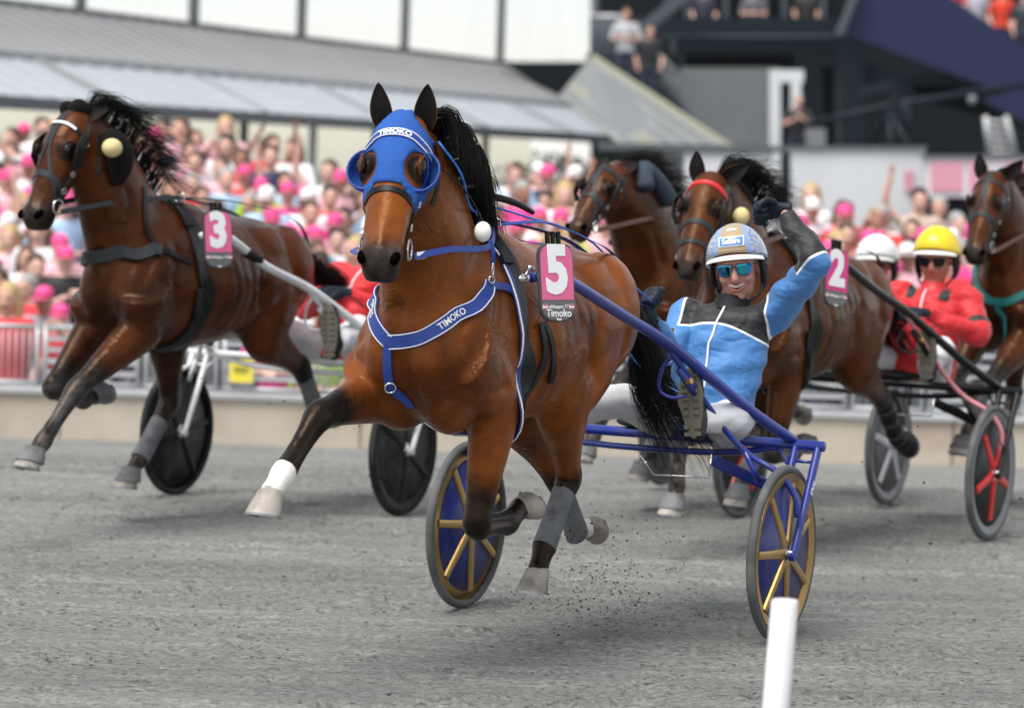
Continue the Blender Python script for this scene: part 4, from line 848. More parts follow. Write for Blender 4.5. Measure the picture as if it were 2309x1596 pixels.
    for s in 'LR': tm.tube([g['pel']*.6+g['hip'+s]*.4, g['hip'+s], g['hip'+s]*.5+g['kn'+s]*.5, g['kn'+s], g['kn'+s]*.45+g['an'+s]*.55, g['an'+s]], [.11, .105, .09, .075, .066, .055], n=14)
    tm.ell(tuple(g['pel']), (.13, .17, .11)); tme = fuse(tm, .0095 if detail else .013, 5); c = co_of(tme); nn = nor_of(tme)
    set_co(tme, c+nn*np.array([noise.noise(V((q[0]*16, q[1]*10, q[2]*22)))*.007 for q in c])[:, None]); ob('trousers', tme, C.get('trousers', 'trousers_white'), root)
    for s in 'LR':
        boot(root, g['an'+s], J['toe'+s], J['sole'+s], shin=g['kn'+s])
        hand(root, g['wr'+s]+(g['wr'+s]-g['el'+s]).normalized()*.02, J['hd'+s], J['pn'+s], C.get('glove', 'glove_dark'), curl=1.12, sc=1.18)
    # helmet
    hp = lambda a, b2, d2: p(a-.004, b2, d2)
    sh = MB(); rs = []
    for i in range(15):
        ph = i/14; row = []
        for j in range(36):
            th = 2*math.pi*j/36; lowz = .03+.035*max(0, math.cos(th))-.05*max(0, -math.cos(th))**1.2-.012*abs(math.sin(th))**2
            zt = .155; t_ = ph; e_ = math.sin(math.pi/2*(.03+.97*t_)); zz = zt-(zt-lowz)*(1-math.cos(math.pi/2*(.03+.97*t_)))
            row.append(hp(.134*e_*math.cos(th)-.012, .112*e_*math.sin(th), zz))
        rs.append(row)
    sh.rings(rs, cap=True); sh.f.pop(); so = ob('helmet', sh, C['helmet'], root)
    c = co_of(so.data); d = c-np.array(g['head']); ly = d@np.array(hy)/HK; lz = d@np.array(hz)/HK; setattr_f(so.data, 'side', np.abs(ly)-.064+.25*(lz-.06))
    md = so.modifiers.new('thick', 'SOLIDIFY'); md.thickness = .012; md.offset = -1
    vi = MB(); rr = []
    for k, (ex, dz_) in enumerate(((0, 0), (.022, -.008), (.024, -.014), (.0, -.010))):
        rr.append([hp((.131+ex)*math.cos(th)-.012, (.110+ex*.3)*math.sin(th), -.010+.012*(1-math.cos(th))*0+.03+.035*max(0, math.cos(th))+dz_) for th in np.linspace(-1.15, 1.15, 20)])
    rr.append(rr[0]); vi.rings(rr, closed=False, cap=False); ob('visor', vi, 'helmet_white', so, sharp=40)
    for s in (-1, 1):
        eg = MB(); eg.loft([(*p(-.02, .088*s, .02), .058, .014), (*p(-.018, .092*s, -.03), .058, .016), (*p(-.01, .088*s, -.07), .042, .014), (*p(.0, .078*s, -.092), .019, .009)], tuple(hx), n=14, sub=3); ob('ear_guard', eg, 'helmet_liner', so)
        eh = MB(); eh.ring(p(-.02, .105*s, -.02), tuple(hy), .018, .004, 16, 6); ob('ear_hole', eh, 'mouth_dark', so)
    st = MB(); st.tube([p(.01, -.088, -.06), p(.045, -.07, -.105), p(.06, 0, -.128), p(.045, .07, -.105), p(.01, .088, -.06)], [.006, .007, .008, .007, .006], n=8); ob('chin_strap', st, 'strap_grey', so)
    # glasses
    gl = MB()
    for s in (-1, 1):
        ln = MB(); rs = []
        for i in range(7):
            v_ = i/6; row = []
            for j in range(9):
                u = -1+2*j/8; wd = .0285*(1-.30*v_**1.5)*(1 if u*s > 0 else 1); yy = s*(.034+.003*(1-v_))+u*wd; row.append(p(.116-.35*(abs(yy))**1.0*.28-.0-.012*v_*.4-8*yy*yy*.55, yy, .017-.040*v_*(1-.1*abs(u)**3)+.004*(1-abs(u)**2)*(1-v_)))
            rs.append(row)
        ln.rings(rs, closed=False, cap=False); o = ob('lens', ln, C.get('lens', 'lens_mirror'), None); md = o.modifiers.new('thick', 'SOLIDIFY'); md.thickness = .0015
        o.parent = root; gl.tube([p(.098, .064*s, .012), p(.04, .082*s, .012), p(.0, .084*s, .008)], .0022, n=6, sub=1)
    gl.tube([p(.108, -.008, .010), p(.111, 0, .012), p(.108, .008, .010)], .0022, n=6); gl.tube([p(.105, -.03, .0195), p(.112, 0, .020), p(.105, .03, .0195)], .0016, n=6); ob('glasses_frame', gl, 'mouth_dark', root)
    return root, p, (hx, hy, hz), jb, so
mat('lip_red', (.42, .13, .11), .45)
mat('collar_charcoal', (.009, .010, .013), .65, var=.2, bmp=.3)
J5 = dict(pel=(-1.83, .22, .86), neck=(-1.955, .272, 1.335), head=(-1.965, .285, 1.502), shR=(-1.90, .09, 1.275), shL=(-1.94, .465, 1.30), elR=(-1.70, .085, 1.14), wrR=(-1.50, .10, 1.285), elL=(-1.76, .715, 1.545), wrL=(-1.80, .56, 1.735),
          hipL=(-1.80, .32, .84), hipR=(-1.80, .11, .84), knL=(-1.50, .50, .90), knR=(-1.52, -.03, .93), anL=(-1.28, .42, .90), anR=(-1.26, -.24, .87),
          toeL=(.02, -.11, 1), soleL=(1, .05, -.05), toeR=(.1, -.15, 1), soleR=(1, -.3, 0), hdL=(.35, -.9, -.05), pnL=(.75, .2, -.55), hdR=(.5, .05, .6), pnR=(0, 1, 0),
          face=(.93, .26, -.10), up=(.1, -.12, 1))
d5, hp5, hax5, jb5, hel5 = driver('smiling driver in blue and black jacket and gold helmet, left fist raised', O5, RZ5, J5, dict(jacket='jacket_blue', yoke=.74, yw=.185, helmet='helmet_gold', collar='collar_charcoal'))
# helmet badge
hx, hy, hz = hax5
def on_helmet(y, z, o=.004):
    th = 0.
    for _ in range(6):
        lowz = .03+.035*max(0, math.cos(th))-.012*math.sin(th)**2; ca = 1-(.155-z)/(.155-lowz); e = math.sqrt(max(.02, 1-ca*ca)); th = math.asin(max(-.98, min(.98, y/(.112*e))))
    return V(hp5(.134*e*math.cos(th)-.016+o*max(.3, e), y, z+o*max(0, ca)))
def badge(name, y0, y1, z0, z1, m, off):
    mb = MB(); rs = []
    for i in range(5):
        z = z0+(z1-z0)*i/4; rs.append([on_helmet(y0+(y1-y0)*j/10, z-.10*(abs(y0+(y1-y0)*j/10))**1.5, off) for j in range(11)])
    mb.rings(rs, closed=False, cap=False); return ob(name, mb, m, hel5)
mat('badge_blue', (.08, .22, .55), .3)
badge('badge', -.046, .046, .086, .118, 'white_trim', .003); badge('badge_field', -.042, .042, .089, .115, 'badge_blue', .0042)
tm = text_mesh('Sollers', .026, .0003, .0006)
for v_ in tm.vertices: c = v_.co.copy(); q = on_helmet(c.x*.95, .102+c.y*.9-.10*abs(c.x)**1.5, .0055+c.z); v_.co = q
ob('lettering', tm, 'white_trim', hel5, smooth=False)
b = MB(); b.ell(on_helmet(-.0, .142, -.004), (.02, .024, .008), [tuple(hx), tuple(hy), tuple(hz)], n=18); ob('emblem', b, 'helmet_white', hel5)
# chest pocket flap, whip hand details
# ------------------------------------------------------------------ the rest of the field
POSE_B = dict(
    RF=dict(j=[(.36, -.19, 1.19), (.28, -.18, 1.04), (.655, -.20, .715), (.37, -.20, .645), (.27, -.20, .675)], hd=(-.9, 0, .45), td=(-.45, 0, -.9), dust=.75, dark=.2, bell='boot_grey', hoof='hoof_dark'),
    LF=dict(j=[(.42, .18, 1.20), (.38, .15, 1.03), (.815, .06, .735), (1.065, .05, .495), (1.13, .05, .45)], hd=(.3, 0, -1), td=(1, 0, .3), dust=.75, dark=.2, bell='boot_grey'),
    RH=dict(j=[(-.72, -.145, 1.27), (-.34, -.18, .97), (-.40, -.19, .60), (-.13, -.19, .315), (-.05, -.19, .255)], hd=(.15, 0, -1), td=(1, 0, .1), boot=(.35, 1.0, 'boot_grey'), dust=.5, dark=.12, bell='boot_grey'),
    LH=dict(j=[(-.86, .145, 1.27), (-.70, .17, .96), (-1.14, .16, .77), (-1.33, .15, .53), (-1.42, .15, .505)], hd=(-1, 0, .2), td=(-.2, 0, -1), kneeboot='strap_black', boot=(.2, 1., 'boot_grey'), dust=.5, dark=.14))
def frame_at(cx, cy, a, s): r = R(a); return (cx-s*math.sin(r), cy-s*math.cos(r), 0), -R(90+a)
def simple_mane(root, poll, wither, n, spread, lift=.06, fly=.12):
    mg = []; poll = np.array(poll); wither = np.array(wither)
    for i in range(14):
        t = i/13; p_ = poll*(1-t)+wither*t+np.array((-.06, 0, .06))*math.sin(math.pi*t)
        mg.append([tuple(p_), tuple(p_+np.array((-.05, .03, lift))), tuple(p_+np.array((-.12-fly*.3, .06, lift*.7))), tuple(p_+np.array((-.18-fly, .08, lift*.2-.04*math.sin(i))))])
    mane(root, mg, n*2, spread*.8, .002, core=[([tuple(poll+np.array((-.03, 0, -.0))), tuple(poll*.6+wither*.4+np.array((-.06, 0, .04))), tuple(wither)], [.02, .035, .015])])
def simple_tail(root, n=260, yy=.1, x0=-1.15, z0=1.40, fly=.35):
    tg = []
    for i in range(12):
        a = i/12*2*math.pi; cx, cy = .03*math.cos(a), .03*math.sin(a)
        tg.append([(x0+cx*.5, cy, z0), (x0-.12+cx, yy*.4+cy, z0-.02), (x0-.22-fly*.3+cx*2, yy+cy*2, z0-.16), (x0-.3-fly*.7+cx*3, yy*1.3+cy*3, z0-.32+cx*2), (x0-.35-fly+cx*4, yy*1.6+cy*4, z0-.45+cx*3)])
    mane(root, tg, n*2, .022, .0022, name='tail', core=[([(x0, 0, z0), (x0-.12, yy*.4, z0-.02), (x0-.22, yy, z0-.14)], [.028, .03, .02])])
def side_reins(root, hf, tr, hnd, m, wd=.022):
    for s, i in ((1, 1), (-1, 0)):
        b_ = hf.p(.49, -.07, .10*s); t = tr[i]
        freestrap('rein', [b_, tuple((V(b_)+V(t))/2+V((0, .03*s, .02))), tuple(t)], wd, m, root)
        freestrap('rein', [tuple(t), (t[0]-.5, t[1]*1.05, t[2]-.02), (-1.0, .17*s, t[2]-.11), (-1.25, .12*s, 1.38), hnd], wd, m, root, nrm=(0, .3*s, 1))
# --- number 3 on the left
O3, RZ3 = frame_at(-1.2055, 17.09, 27, 1.29)
back = [dict(dir=(-.75, -.25, .45), front=(.3, -.3, .9), len=.15), dict(dir=(-.8, .3, .35), front=(.3, .5, .9), len=.15)]
h3, hf3, bv3, me3 = horse('horse', 'dark bay horse wearing number 3, black bridle with white browband, at the left', O3, RZ3, dict(coat='coat_dark_bay', poll=(.69, -.105, 2.06), muzzle=(.935, -.145, 1.535), ears=back, voxel=.0125, legs=POSE_B, pitch=.02, muzzle_dark=.8))
bridle(h3, hf3, bv3, 'strap_grey', nose=.34, cross=True, nosew=.034)
tr3 = girth(h3, bv3, 1.675, x0=.05, wd=.10)
strapline('breast_collar', bv3, [(.20, -.33, 1.40), (.42, -.25, 1.37), (.56, -.10, 1.36), (.56, .08, 1.39), (.46, .22, 1.44), (.38, .28, 1.46)], .065, 'strap_grey', h3, .02, .004, 8)
strapline('breast_strap', bv3, [(.38, .28, 1.46), (.26, .31, 1.42), (.12, .34, 1.37)], .03, 'strap_black', h3, .006, .006, 6)
strapline('neck_strap', bv3, [(.30, .16, 1.75), (.36, .22, 1.62), (.40, .27, 1.46)], .028, 'strap_black', h3, .005, .005, 6)
strapline('belly_band', bv3, [(.04, .33, 1.22), (.04, .30, 1.05), (.06, .2, .95), (.1, .05, .90)], .06, 'strap_black', h3, .015, .008, 6)
side_reins(h3, hf3, tr3, (-1.28, .05, 1.30), 'strap_grey', .026)
number_plate(h3, (.12, .405, 1.475), (.36, .93, .12), (-.04, -.1, 1), '3', texts=[('elitloppet 17', .019, -.088, 0), ('Final', .012, -.134, .0004)])
b = MB(); b.loft([(*hf3.p(.03, -.14, .15), .045, .045), (*hf3.p(.06, -.22, .17), .06, .07), (*hf3.p(.14, -.28, .17), .055, .065), (*hf3.p(.22, -.31, .15), .025, .03)], tuple(hf3.w), n=16, sub=3); ob('fleece_roll', b, 'fleece_black', h3)
b = MB(); b.ell(hf3.p(.11, -.12, .235), (.05, .05, .046), n=18, m=12); ob('ear_plug_ball', b, 'ball_yellow', h3)
b = MB(); b.ell(hf3.p(-.055, -.03, .02), (.05, .06, .05), hf3.ax()); b.ell(hf3.p(-.05, -.03, -.06), (.045, .05, .04), hf3.ax()); ob('ear_cover', fuse(b, .009, 3), 'fleece_black', h3)
simple_mane(h3, (.62, -.06, 2.06), (.16, .02, 1.69), 260, .03, .10, .10); simple_tail(h3, 260, .08, fly=.55, z0=1.39)
s3 = sulky('white sulky with black disc wheels behind horse number 3', O3, RZ3, dict(frame='frame_white', tyre='tyre_dark', rim='rim_dark', disc='disc_dark', spoke='rim_dark', nsp=6, sw=.035, grip=True), dx=.20)
def JD(dx=0, dy=0, dz=0, lean=0):
    q = dict(pel=(-1.86, .0, .87), neck=(-2.0, .0, 1.30), head=(-2.0, .01, 1.462), shR=(-1.97, -.195, 1.25), shL=(-1.97, .205, 1.245), elR=(-1.80, -.26, 1.05), wrR=(-1.58, -.05, 1.17), elL=(-1.82, .33, 1.05), wrL=(-1.60, .10, 1.17),
             hipL=(-1.83, .10, .85), hipR=(-1.83, -.10, .85), knL=(-1.50, .27, .99), knR=(-1.50, -.27, .99), anL=(-1.20, .33, .92), anR=(-1.20, -.33, .92))
    q = {k: (v[0]+dx, v[1]+dy+lean*max(0, v[2]-.9), v[2]+dz) for k, v in q.items()}
    q.update(toeL=(.02, -.05, 1), soleL=(1, .05, -.05), toeR=(.02, .05, 1), soleR=(1, -.05, -.05), hdL=(.6, -.7, .1), pnL=(-.2, .1, -1), hdR=(.6, .7, .1), pnR=(-.2, .1, -1), face=(.96, .1, -.08), up=(.08, 0, 1)); return q
J3 = JD(.22, .13, 0, .25); J3.update(knR=(-1.25, -.10, .97), anR=(-.92, -.27, .955)); driver('driver in red jacket and white trousers behind horse number 3, mostly hidden', O3, RZ3, J3, dict(jacket='jacket_plain_red', helmet='helmet_white', lens='lens_dark', collar='strap_red'), detail=False)
# --- number 2 behind the blue driver
O2, RZ2 = frame_at(1.917, 16.91, 28, 1.40)
P2 = dict(
    RF=dict(j=[(.36, -.19, 1.14), (.28, -.18, .98), (.545, -.18, .645), (.62, -.165, .37), (.655, -.16, .31)], hd=(.15, 0, -1), td=(1, 0, .1), dust=.7, dark=.15, bell='boot_grey'),
    LF=dict(j=[(.34, .18, 1.14), (.06, .165, .97), (.20, .15, .52), (-.08, .14, .50), (-.18, .14, .54)], hd=(-.9, 0, .5), td=(-.5, 0, -.9), dust=.6, dark=.15, hoof='hoof_dark'),
    RH=dict(j=[(-.75, -.145, 1.20), (-.36, -.17, .92), (-.43, -.17, .58), (-.19, -.16, .36), (-.11, -.155, .30)], hd=(.15, 0, -1), td=(1, 0, .1), dust=.7, dark=.12, boot=(.3, 1, 'boot_grey'), bell='boot_grey'),
    LH=dict(j=[(-.86, .145, 1.20), (-.80, .17, .92), (-1.24, .15, .73), (-1.50, .15, .50), (-1.60, .15, .47)], hd=(-1, 0, .1), td=(-.1, 0, -1), dust=.35, dark=.14, boot=(.1, 1, 'boot_dark'), bell='boot_dark', hoof='hoof_dark'))
mat('boot_dark', (.012, .014, .0135), .7, var=.2, bmp=.4, dirt=((.05, .05, .048), .6, 10))
ears2 = [dict(dir=(.0, -.1, 1), front=(.9, .1, 0), len=.15), dict(dir=(-.25, .85, .6), front=(.8, .5, .1), len=.16)]
h2, hf2, bv2, me2 = horse('horse', 'dark bay horse wearing number 2, red browband, behind the blue driver', O2, RZ2, dict(coat='coat_brown', poll=(.62, -.06, 1.87), muzzle=(.90, -.03, 1.41), ears=ears2, voxel=.0125, legs=P2, dz=-.07, muzzle_dark=.7))
bridle(h2, hf2, bv2, 'strap_grey', nose=.30, brow=('strap_red', 'strap_red'), second=.42)
tr2 = girth(h2, bv2, 1.605, x0=.05, wd=.10)
strapline('belly_band', bv2, [(.04, .33, 1.12), (.04, .30, .98), (.06, .2, .88), (.1, .05, .83)], .07, 'strap_black', h2, .02, .008, 6)
side_reins(h2, hf2, tr2, (-1.55, .12, 1.18), 'brown_leather', .024)
number_plate(h2, (.13, .42, 1.40), (.30, .94, .1), (-.16, -.1, 1), '2', pink='plate_pink_deep', texts=[('elitloppet 17', .019, -.088, 0), ('Final', .012, -.134, .0004)])
b = MB(); b.ell(hf2.p(.17, -.10, .19), (.04, .04, .044), n=18, m=12); ob('ear_plug_ball', b, 'ball_yellow', h2)
simple_mane(h2, (.56, -.03, 1.88), (.14, .02, 1.62), 260, .03, .08, .12); simple_tail(h2, 160, .02, z0=1.33)
s2 = sulky('black and pink sulky with red spoked wheels behind horse number 2', O2, RZ2, dict(frame='frame_black', stay='frame_pink', tyre='tyre', rim='rim_grey', disc='disc_dark', spoke='spoke_red', nsp=5, sw=.045, slen=.86, rot=.95), dx=.09)
J2 = JD(-.02, .10, 0, .05); J2.update(face=(.9, .12, -.12), wrL=(-1.64, .24, 1.17), elL=(-1.87, .46, 1.06), shL=(-1.98, .34, 1.235), shR=(-1.98, -.065, 1.25))
driver('driver in red jacket with black armbands and yellow helmet behind horse number 2', O2, RZ2, J2, dict(jacket='jacket_red', helmet='helmet_yellow', lens='lens_dark', epaulette=True, armband=True, skin='skin_tan', collar='strap_red', bulk=1.08), detail=False)
# --- dark horse further back with its white-helmeted driver
O4, RZ4 = frame_at(1.571, 18.55, 28, 1.45)
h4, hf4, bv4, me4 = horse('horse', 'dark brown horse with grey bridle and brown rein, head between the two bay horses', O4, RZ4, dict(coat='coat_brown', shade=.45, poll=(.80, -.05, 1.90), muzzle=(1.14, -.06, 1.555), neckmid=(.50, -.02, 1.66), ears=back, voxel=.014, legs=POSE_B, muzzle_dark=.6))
bridle(h4, hf4, bv4, 'strap_grey', nose=.30, cross=True, brow=('strap_grey', 'strap_grey'))
tr4 = girth(h4, bv4, 1.675, x0=.05, wd=.10); side_reins(h4, hf4, tr4, (-1.55, .3, 1.15), 'brown_leather', .026)
b = MB(); P, Q = snap(bv4, [(.66, .14, 1.80), (.60, .1, 1.93), (.50, .14, 1.86), (.40, .2, 1.75)], .03, 6); b.tube(P, [.05]*len(P), n=10, sub=1); ob('fleece_roll', b, 'fleece_grey' if 'fleece_grey' in MATS else mat('fleece_grey', (.035, .05, .075), .95, var=.3, scale=40, bmp=.6), h4)
simple_mane(h4, (.70, -.02, 1.94), (.2, .02, 1.70), 200, .03, .03, .02); simple_tail(h4, 120, 0)
s4 = sulky('dark sulky with white spoked wheels behind the dark brown horse', O4, RZ4, dict(frame='frame_black', tyre='tyre', rim='rim_grey', disc='disc_clear_grey', spoke='spoke_white', nsp=5, sw=.045, slen=.9, rot=.3), dx=.04, wr=.345)
J4 = JD(-.05, .24, -.085, .2); driver('driver in white helmet and dark glasses, half hidden behind the red driver', O4, RZ4, J4, dict(jacket='jacket_white', helmet='helmet_white', lens='lens_dark', skin='skin_tan'), detail=False)
# --- horse at the right edge
O6, RZ6 = (3.02, 18.5, 0), -R(90+28)
ears6 = [dict(dir=(-.05, -.25, 1), front=(.9, .0, 0), len=.15), dict(dir=(-.15, .7, .7), front=(.8, .45, .1), len=.16)]
h6, hf6, bv6, me6 = horse('horse', 'brown horse with grey bridle and green breast strap at the right edge', O6, RZ6, dict(coat='coat_dark_bay', poll=(.60, -.04, 1.93), muzzle=(.86, -.035, 1.455), ears=ears6, voxel=.014, legs=POSE_B, muzzle_dark=.8))
bridle(h6, hf6, bv6, 'strap_grey', nose=.30, cross=True, brow=('strap_grey', 'strap_grey'), blinkers=None)
strapline('breast_collar', bv6, [(.30, -.28, 1.45), (.46, -.15, 1.30), (.56, 0, 1.20), (.48, .18, 1.28), (.30, .28, 1.40)], .045, 'strap_green', h6, .006, .003, 8); strapline('centre_strap', bv6, [(.56, 0, 1.2), (.56, 0, 1.1), (.5, 0, .98)], .035, 'strap_green', h6, .005, .003, 6)
tr6 = girth(h6, bv6, 1.675, x0=.05); side_reins(h6, hf6, tr6, (-1.5, .1, 1.2), 'brown_leather', .026)
simple_mane(h6, (.54, -.03, 1.95), (.15, .02, 1.69), 150, .02, .02, .02)
# ------------------------------------------------------------------ edge of the track: wall, railing, sign, marker post
mat('rail_metal', (.46, .47, .48), .45, .3, var=.12, dirt=((.3, .3, .3), .4, 4)); mat('sign_yellow', (.78, .66, .05), .6, var=.05); mat('sign_print', (.12, .12, .05), .6); mat('post_white', (.82, .82, .83), .4, var=.04, dirt=((.6, .6, .6), .3, 8))
def along(x): return 25.15+.055*(x+3.5)
ang = math.atan(.055); dxv = V((math.cos(ang), math.sin(ang), 0)); dyv = V((-math.sin(ang), math.cos(ang), 0))
for i in range(7):
    x0 = -8.4+2.4*i; c = V((x0+1.2, along(x0+1.2), 0)); mb = MB(); mb.box(c+V((0, 0, -.36)), (2.392, .22, .62), (dxv, dyv, (0, 0, 1)))
    o = ob('concrete_wall', mb, 'concrete', smooth=False, bevel=.012)
    setp(o, 'pale low concrete wall slab under the railing, %s from the left' % ('first', 'second', 'third', 'fourth', 'fifth', 'sixth', 'seventh')[i], 'wall', 'track wall slabs')
    cp = MB(); cp.box(c+V((0, 0, -.035)), (2.396, .30, .05), (dxv, dyv, (0, 0, 1))); ob('coping', cp, 'concrete_grey', o, smooth=False, bevel=.01)
def fence_panel(x0, wd, kind, idx):
    c = V((x0+wd/2, along(x0+wd/2)+.0, 0)); root = empty('railing_panel', c, ang); nm = 'vertical bars' if kind == 'v' else 'horizontal rails'
    setp(root, 'grey metal railing panel of %s, %s from the left above the concrete wall' % (nm, ('first', 'second', 'third', 'fourth', 'fifth', 'sixth', 'seventh', 'eighth', 'ninth', 'tenth', 'eleventh', 'twelfth', 'thirteenth', 'fourteenth', 'fifteenth', 'sixteenth')[idx]), 'railing', 'railing panels along the track')
    for s in (-1, 1): m = MB(); m.tube([(s*(wd/2-.03), 0, -.012), (s*(wd/2-.03), 0, .485)], .021, n=10, sub=1); ob('post', m, 'rail_metal', root)
    for z in (.47, .02): m = MB(); m.tube([(-wd/2+.01, 0, z), (wd/2-.01, 0, z)], .021, n=10, sub=1); ob('rail', m, 'rail_metal', root)
    if kind == 'h':
        for z in (.11, .20, .29, .38): m = MB(); m.box((0, 0, z), (wd-.08, .018, .042)); ob('rail', m, 'rail_metal', root, smooth=False)
    else:
        n = int(wd/.062)
        for k in range(1, n): m = MB(); m.tube([(-wd/2+.03+(wd-.06)*k/n, .0, .03), (-wd/2+.03+(wd-.06)*k/n, .0, .46)], .0095, n=6, sub=1); ob('bar', m, 'rail_metal', root)
xs_ = -5.2
for i in range(14):
    k = 'h' if i % 2 == 0 else 'v'; wd = .80 if k == 'h' else .62; fence_panel(xs_, wd, k, i); xs_ += wd+.005
p0 = at(540, 837, 25.0); r = empty('notice_board', (p0.x, along(p0.x)-.045, p0.z)); setp(r, 'square yellow notice hung on the railing bars left of centre', 'sign')
m = MB(); m.box((0, 0, 0), (.21, .012, .23)); ob('board', m, 'rail_metal', r, smooth=False); m = MB(); m.box((0, -.008, 0), (.185, .004, .20)); fc = ob('yellow_sheet', m, 'sign_yellow', r, smooth=False)
for k, (z, wd) in enumerate(((.02, .12), (.0, .13), (-.022, .10))): m = MB(); m.box((0, -.0115, z), (wd, .002, .011)); ob('print_line', m, 'sign_print', fc, smooth=False)
# marker post in the foreground
pt = at(1770, 1352, 8.6); m = MB(); rs = []
base = V((pt.x-.01, 8.6, 0)); lean = V((.045, 0, 1)).normalized()
for z, r_ in ((-.05, .0475), (.3, .0475), (pt.z-.006, .0475), (pt.z, .044)):
    c = V((pt.x, pt.y, 0))+V(((z-pt.z)*.045, 0, z)); rs.append([c+V((math.cos(t)*r_*.78, math.sin(t)*r_*.78, 0)) for t in np.linspace(0, 2*math.pi, 29)[:-1]])
m.rings(rs); setp(ob('marker_post', m, 'post_white', sharp=50), 'white plastic marker post in the foreground in front of the blue wheel', 'post')

# ------------------------------------------------------------------ the long stand: roof, glass, marquee wall
mat('roof_dark', (.30, .305, .31), .55, .1, var=.1, scale=2, dirt=((.24, .24, .24), .4, 1.2)); mat('roof_light', (.40, .44, .47), .45, var=.1, scale=2, dirt=((.3, .33, .35), .4, 1.0)); mat('gutter', (.09, .10, .11), .5); mat('mullion', (.07, .075, .08), .5)
mat('navy_dark', (.0025, .005, .008), .6, var=.15); mat('navy_steel', (.006, .013, .020), .5, var=.15); mat('blue_panel', (.0028, .0085, .055), .5, var=.1, scale=1.5); mat('corr_grey', (.17, .18, .19), .6, var=.1, scale=2, dirt=((.2, .2, .2), .4, 1.5)); mat('slat_cream', (.25, .26, .245), .6, var=.1); mat('slat_yellow', (.27, .265, .18), .6); mat('wall_pale', (.62, .635, .65), .7, var=.06, scale=2, dirt=((.4, .4, .41), .3, 1)); mat('steel_grey', (.07, .09, .105), .5, .3); mat('black_cloth', (.012, .012, .014), .8); mat('banner_pink', (.62, .20, .24), .7, var=.25, scale=1.2); mat('poster_white', (.72, .68, .70), .6, var=.05); mat('poster_pink', (.66, .30, .38), .6, var=.2, scale=2); mat('hedge_stem', (.05, .035, .02), .9)
def trans_mat(name, c, tr, tw):
    m, nt, b = newmat(name); out = nt.nodes['Material Output']; t = nt.nodes.new('ShaderNodeBsdfTranslucent'); t.inputs[0].default_value = lin(c); g = nt.nodes.new('ShaderNodeBsdfTransparent'); g.inputs[0].default_value = lin(tw)
    b.inputs['Base Color'].default_value = lin(c); b.inputs['Roughness'].default_value = .35
    n = noise_n(nt, .8, 3); x = nt.nodes.new('ShaderNodeMixShader'); x.inputs[0].default_value = .55; nt.links.new(b.outputs[0], x.inputs[1]); nt.links.new(t.outputs[0], x.inputs[2])
    y = nt.nodes.new('ShaderNodeMixShader'); nt.links.new(math_n(nt, 'MULTIPLY_ADD', n, .1, tr-.05), y.inputs[0]); nt.links.new(x.outputs[0], y.inputs[1]); nt.links.new(g.outputs[0], y.inputs[2]); nt.links.new(y.outputs[0], out.inputs[0]); MATS[name] = m
trans_mat('glass_white', (.88, .88, .87), .8, (.97, .97, .96)); trans_mat('marquee_cream', (.86, .85, .78), .85, (.97, .96, .90))
BE = V((-6.19, 38, 0)); BD = V((math.sin(R(20)), math.cos(R(20)), 0)); BN = V((-math.cos(R(20)), math.sin(R(20)), 0)); ZE = 2.49; SL = .42
def B(u, t, z): return BE+BD*u+BN*t+V((0, 0, z))
stand = empty('grandstand_roof', (0, 0, 0)); setp(stand, 'long low stand with dark ribbed roof and pale lower roof band above the crowd', 'building')
def slab(name, u0, u1, t0, t1, z0, z1, th, m, parent):
    mb = MB(); n = V((0, 0, 1)); A = [B(u0, t0, z0), B(u1, t0, z0), B(u1, t1, z1), B(u0, t1, z1)]; mb.add(A+[a-n*th for a in A], [(0, 1, 2, 3), (7, 6, 5, 4), (0, 4, 5, 1), (1, 5, 6, 2), (2, 6, 7, 3), (3, 7, 4, 0)]); return ob(name, mb, m, parent, smooth=False)
lo = slab('lower_roof', -9, 40, 0, 1.32, ZE, ZE+SL*1.32, .07, 'roof_light', stand); up = slab('upper_roof', -9, 33, 1.30, 3.2, ZE+SL*1.32+.05, ZE+SL*3.2+.05, .10, 'roof_dark', stand)
mbr = {}
for nm, par, u0, u1, st, t0, t1, m_, hz in (('roof_seam', lo, -9, 40, .62, .02, 1.30, 'roof_light', 0), ('roof_seam', up, -9, 33, .50, 1.32, 3.18, 'roof_dark', .05)):
    base = None; u = u0+st/2
    while u < u1:
        if base is None:
            q = MB(); a, b_ = B(0, t0, ZE+SL*t0+hz+.018), B(0, t1, ZE+SL*t1+hz+.018); q.bar(a, b_, .05, .04); base = ob(nm, q, m_, par, smooth=False); base.location = BD*u
        else:
            o = base.copy(); COL.objects.link(o); o.location = BD*u
        u += st
for u in (-6, -1.5, 3, 7.5, 12, 16.5, 21, 26, 31, 36): q = MB(); q.bar(B(u, .0, ZE+.035), B(u, 1.32, ZE+SL*1.32+.035), .08, .05); ob('roof_joint', q, 'roof_dark', lo, smooth=False)
q = MB(); q.bar(B(-9, -.06, ZE-.06), B(40, -.06, ZE-.06), .12, .16); ob('gutter', q, 'gutter', stand, smooth=False)
q = MB(); q.bar(B(-9, 1.32, ZE+SL*1.32+.03), B(33, 1.32, ZE+SL*1.32+.03), .08, .10); ob('ridge_strip', q, 'roof_dark', stand, smooth=False)
US = [-5.5, -2.4, .8, 4.2, 7.9, 11.7, 15.9, 20.6, 25.7, 31.6]; ZB = ZE+SL*3.2+.06
gl = empty('glass_screen', tuple(B(US[0], 3.25, ZB))); setp(gl, 'row of tall white glass panels with dark mullions on top of the stand roof', 'glass wall')
def glb(mb): 
    mb.v = [tuple(V(v)-B(US[0], 3.25, ZB)) for v in mb.v]; return mb
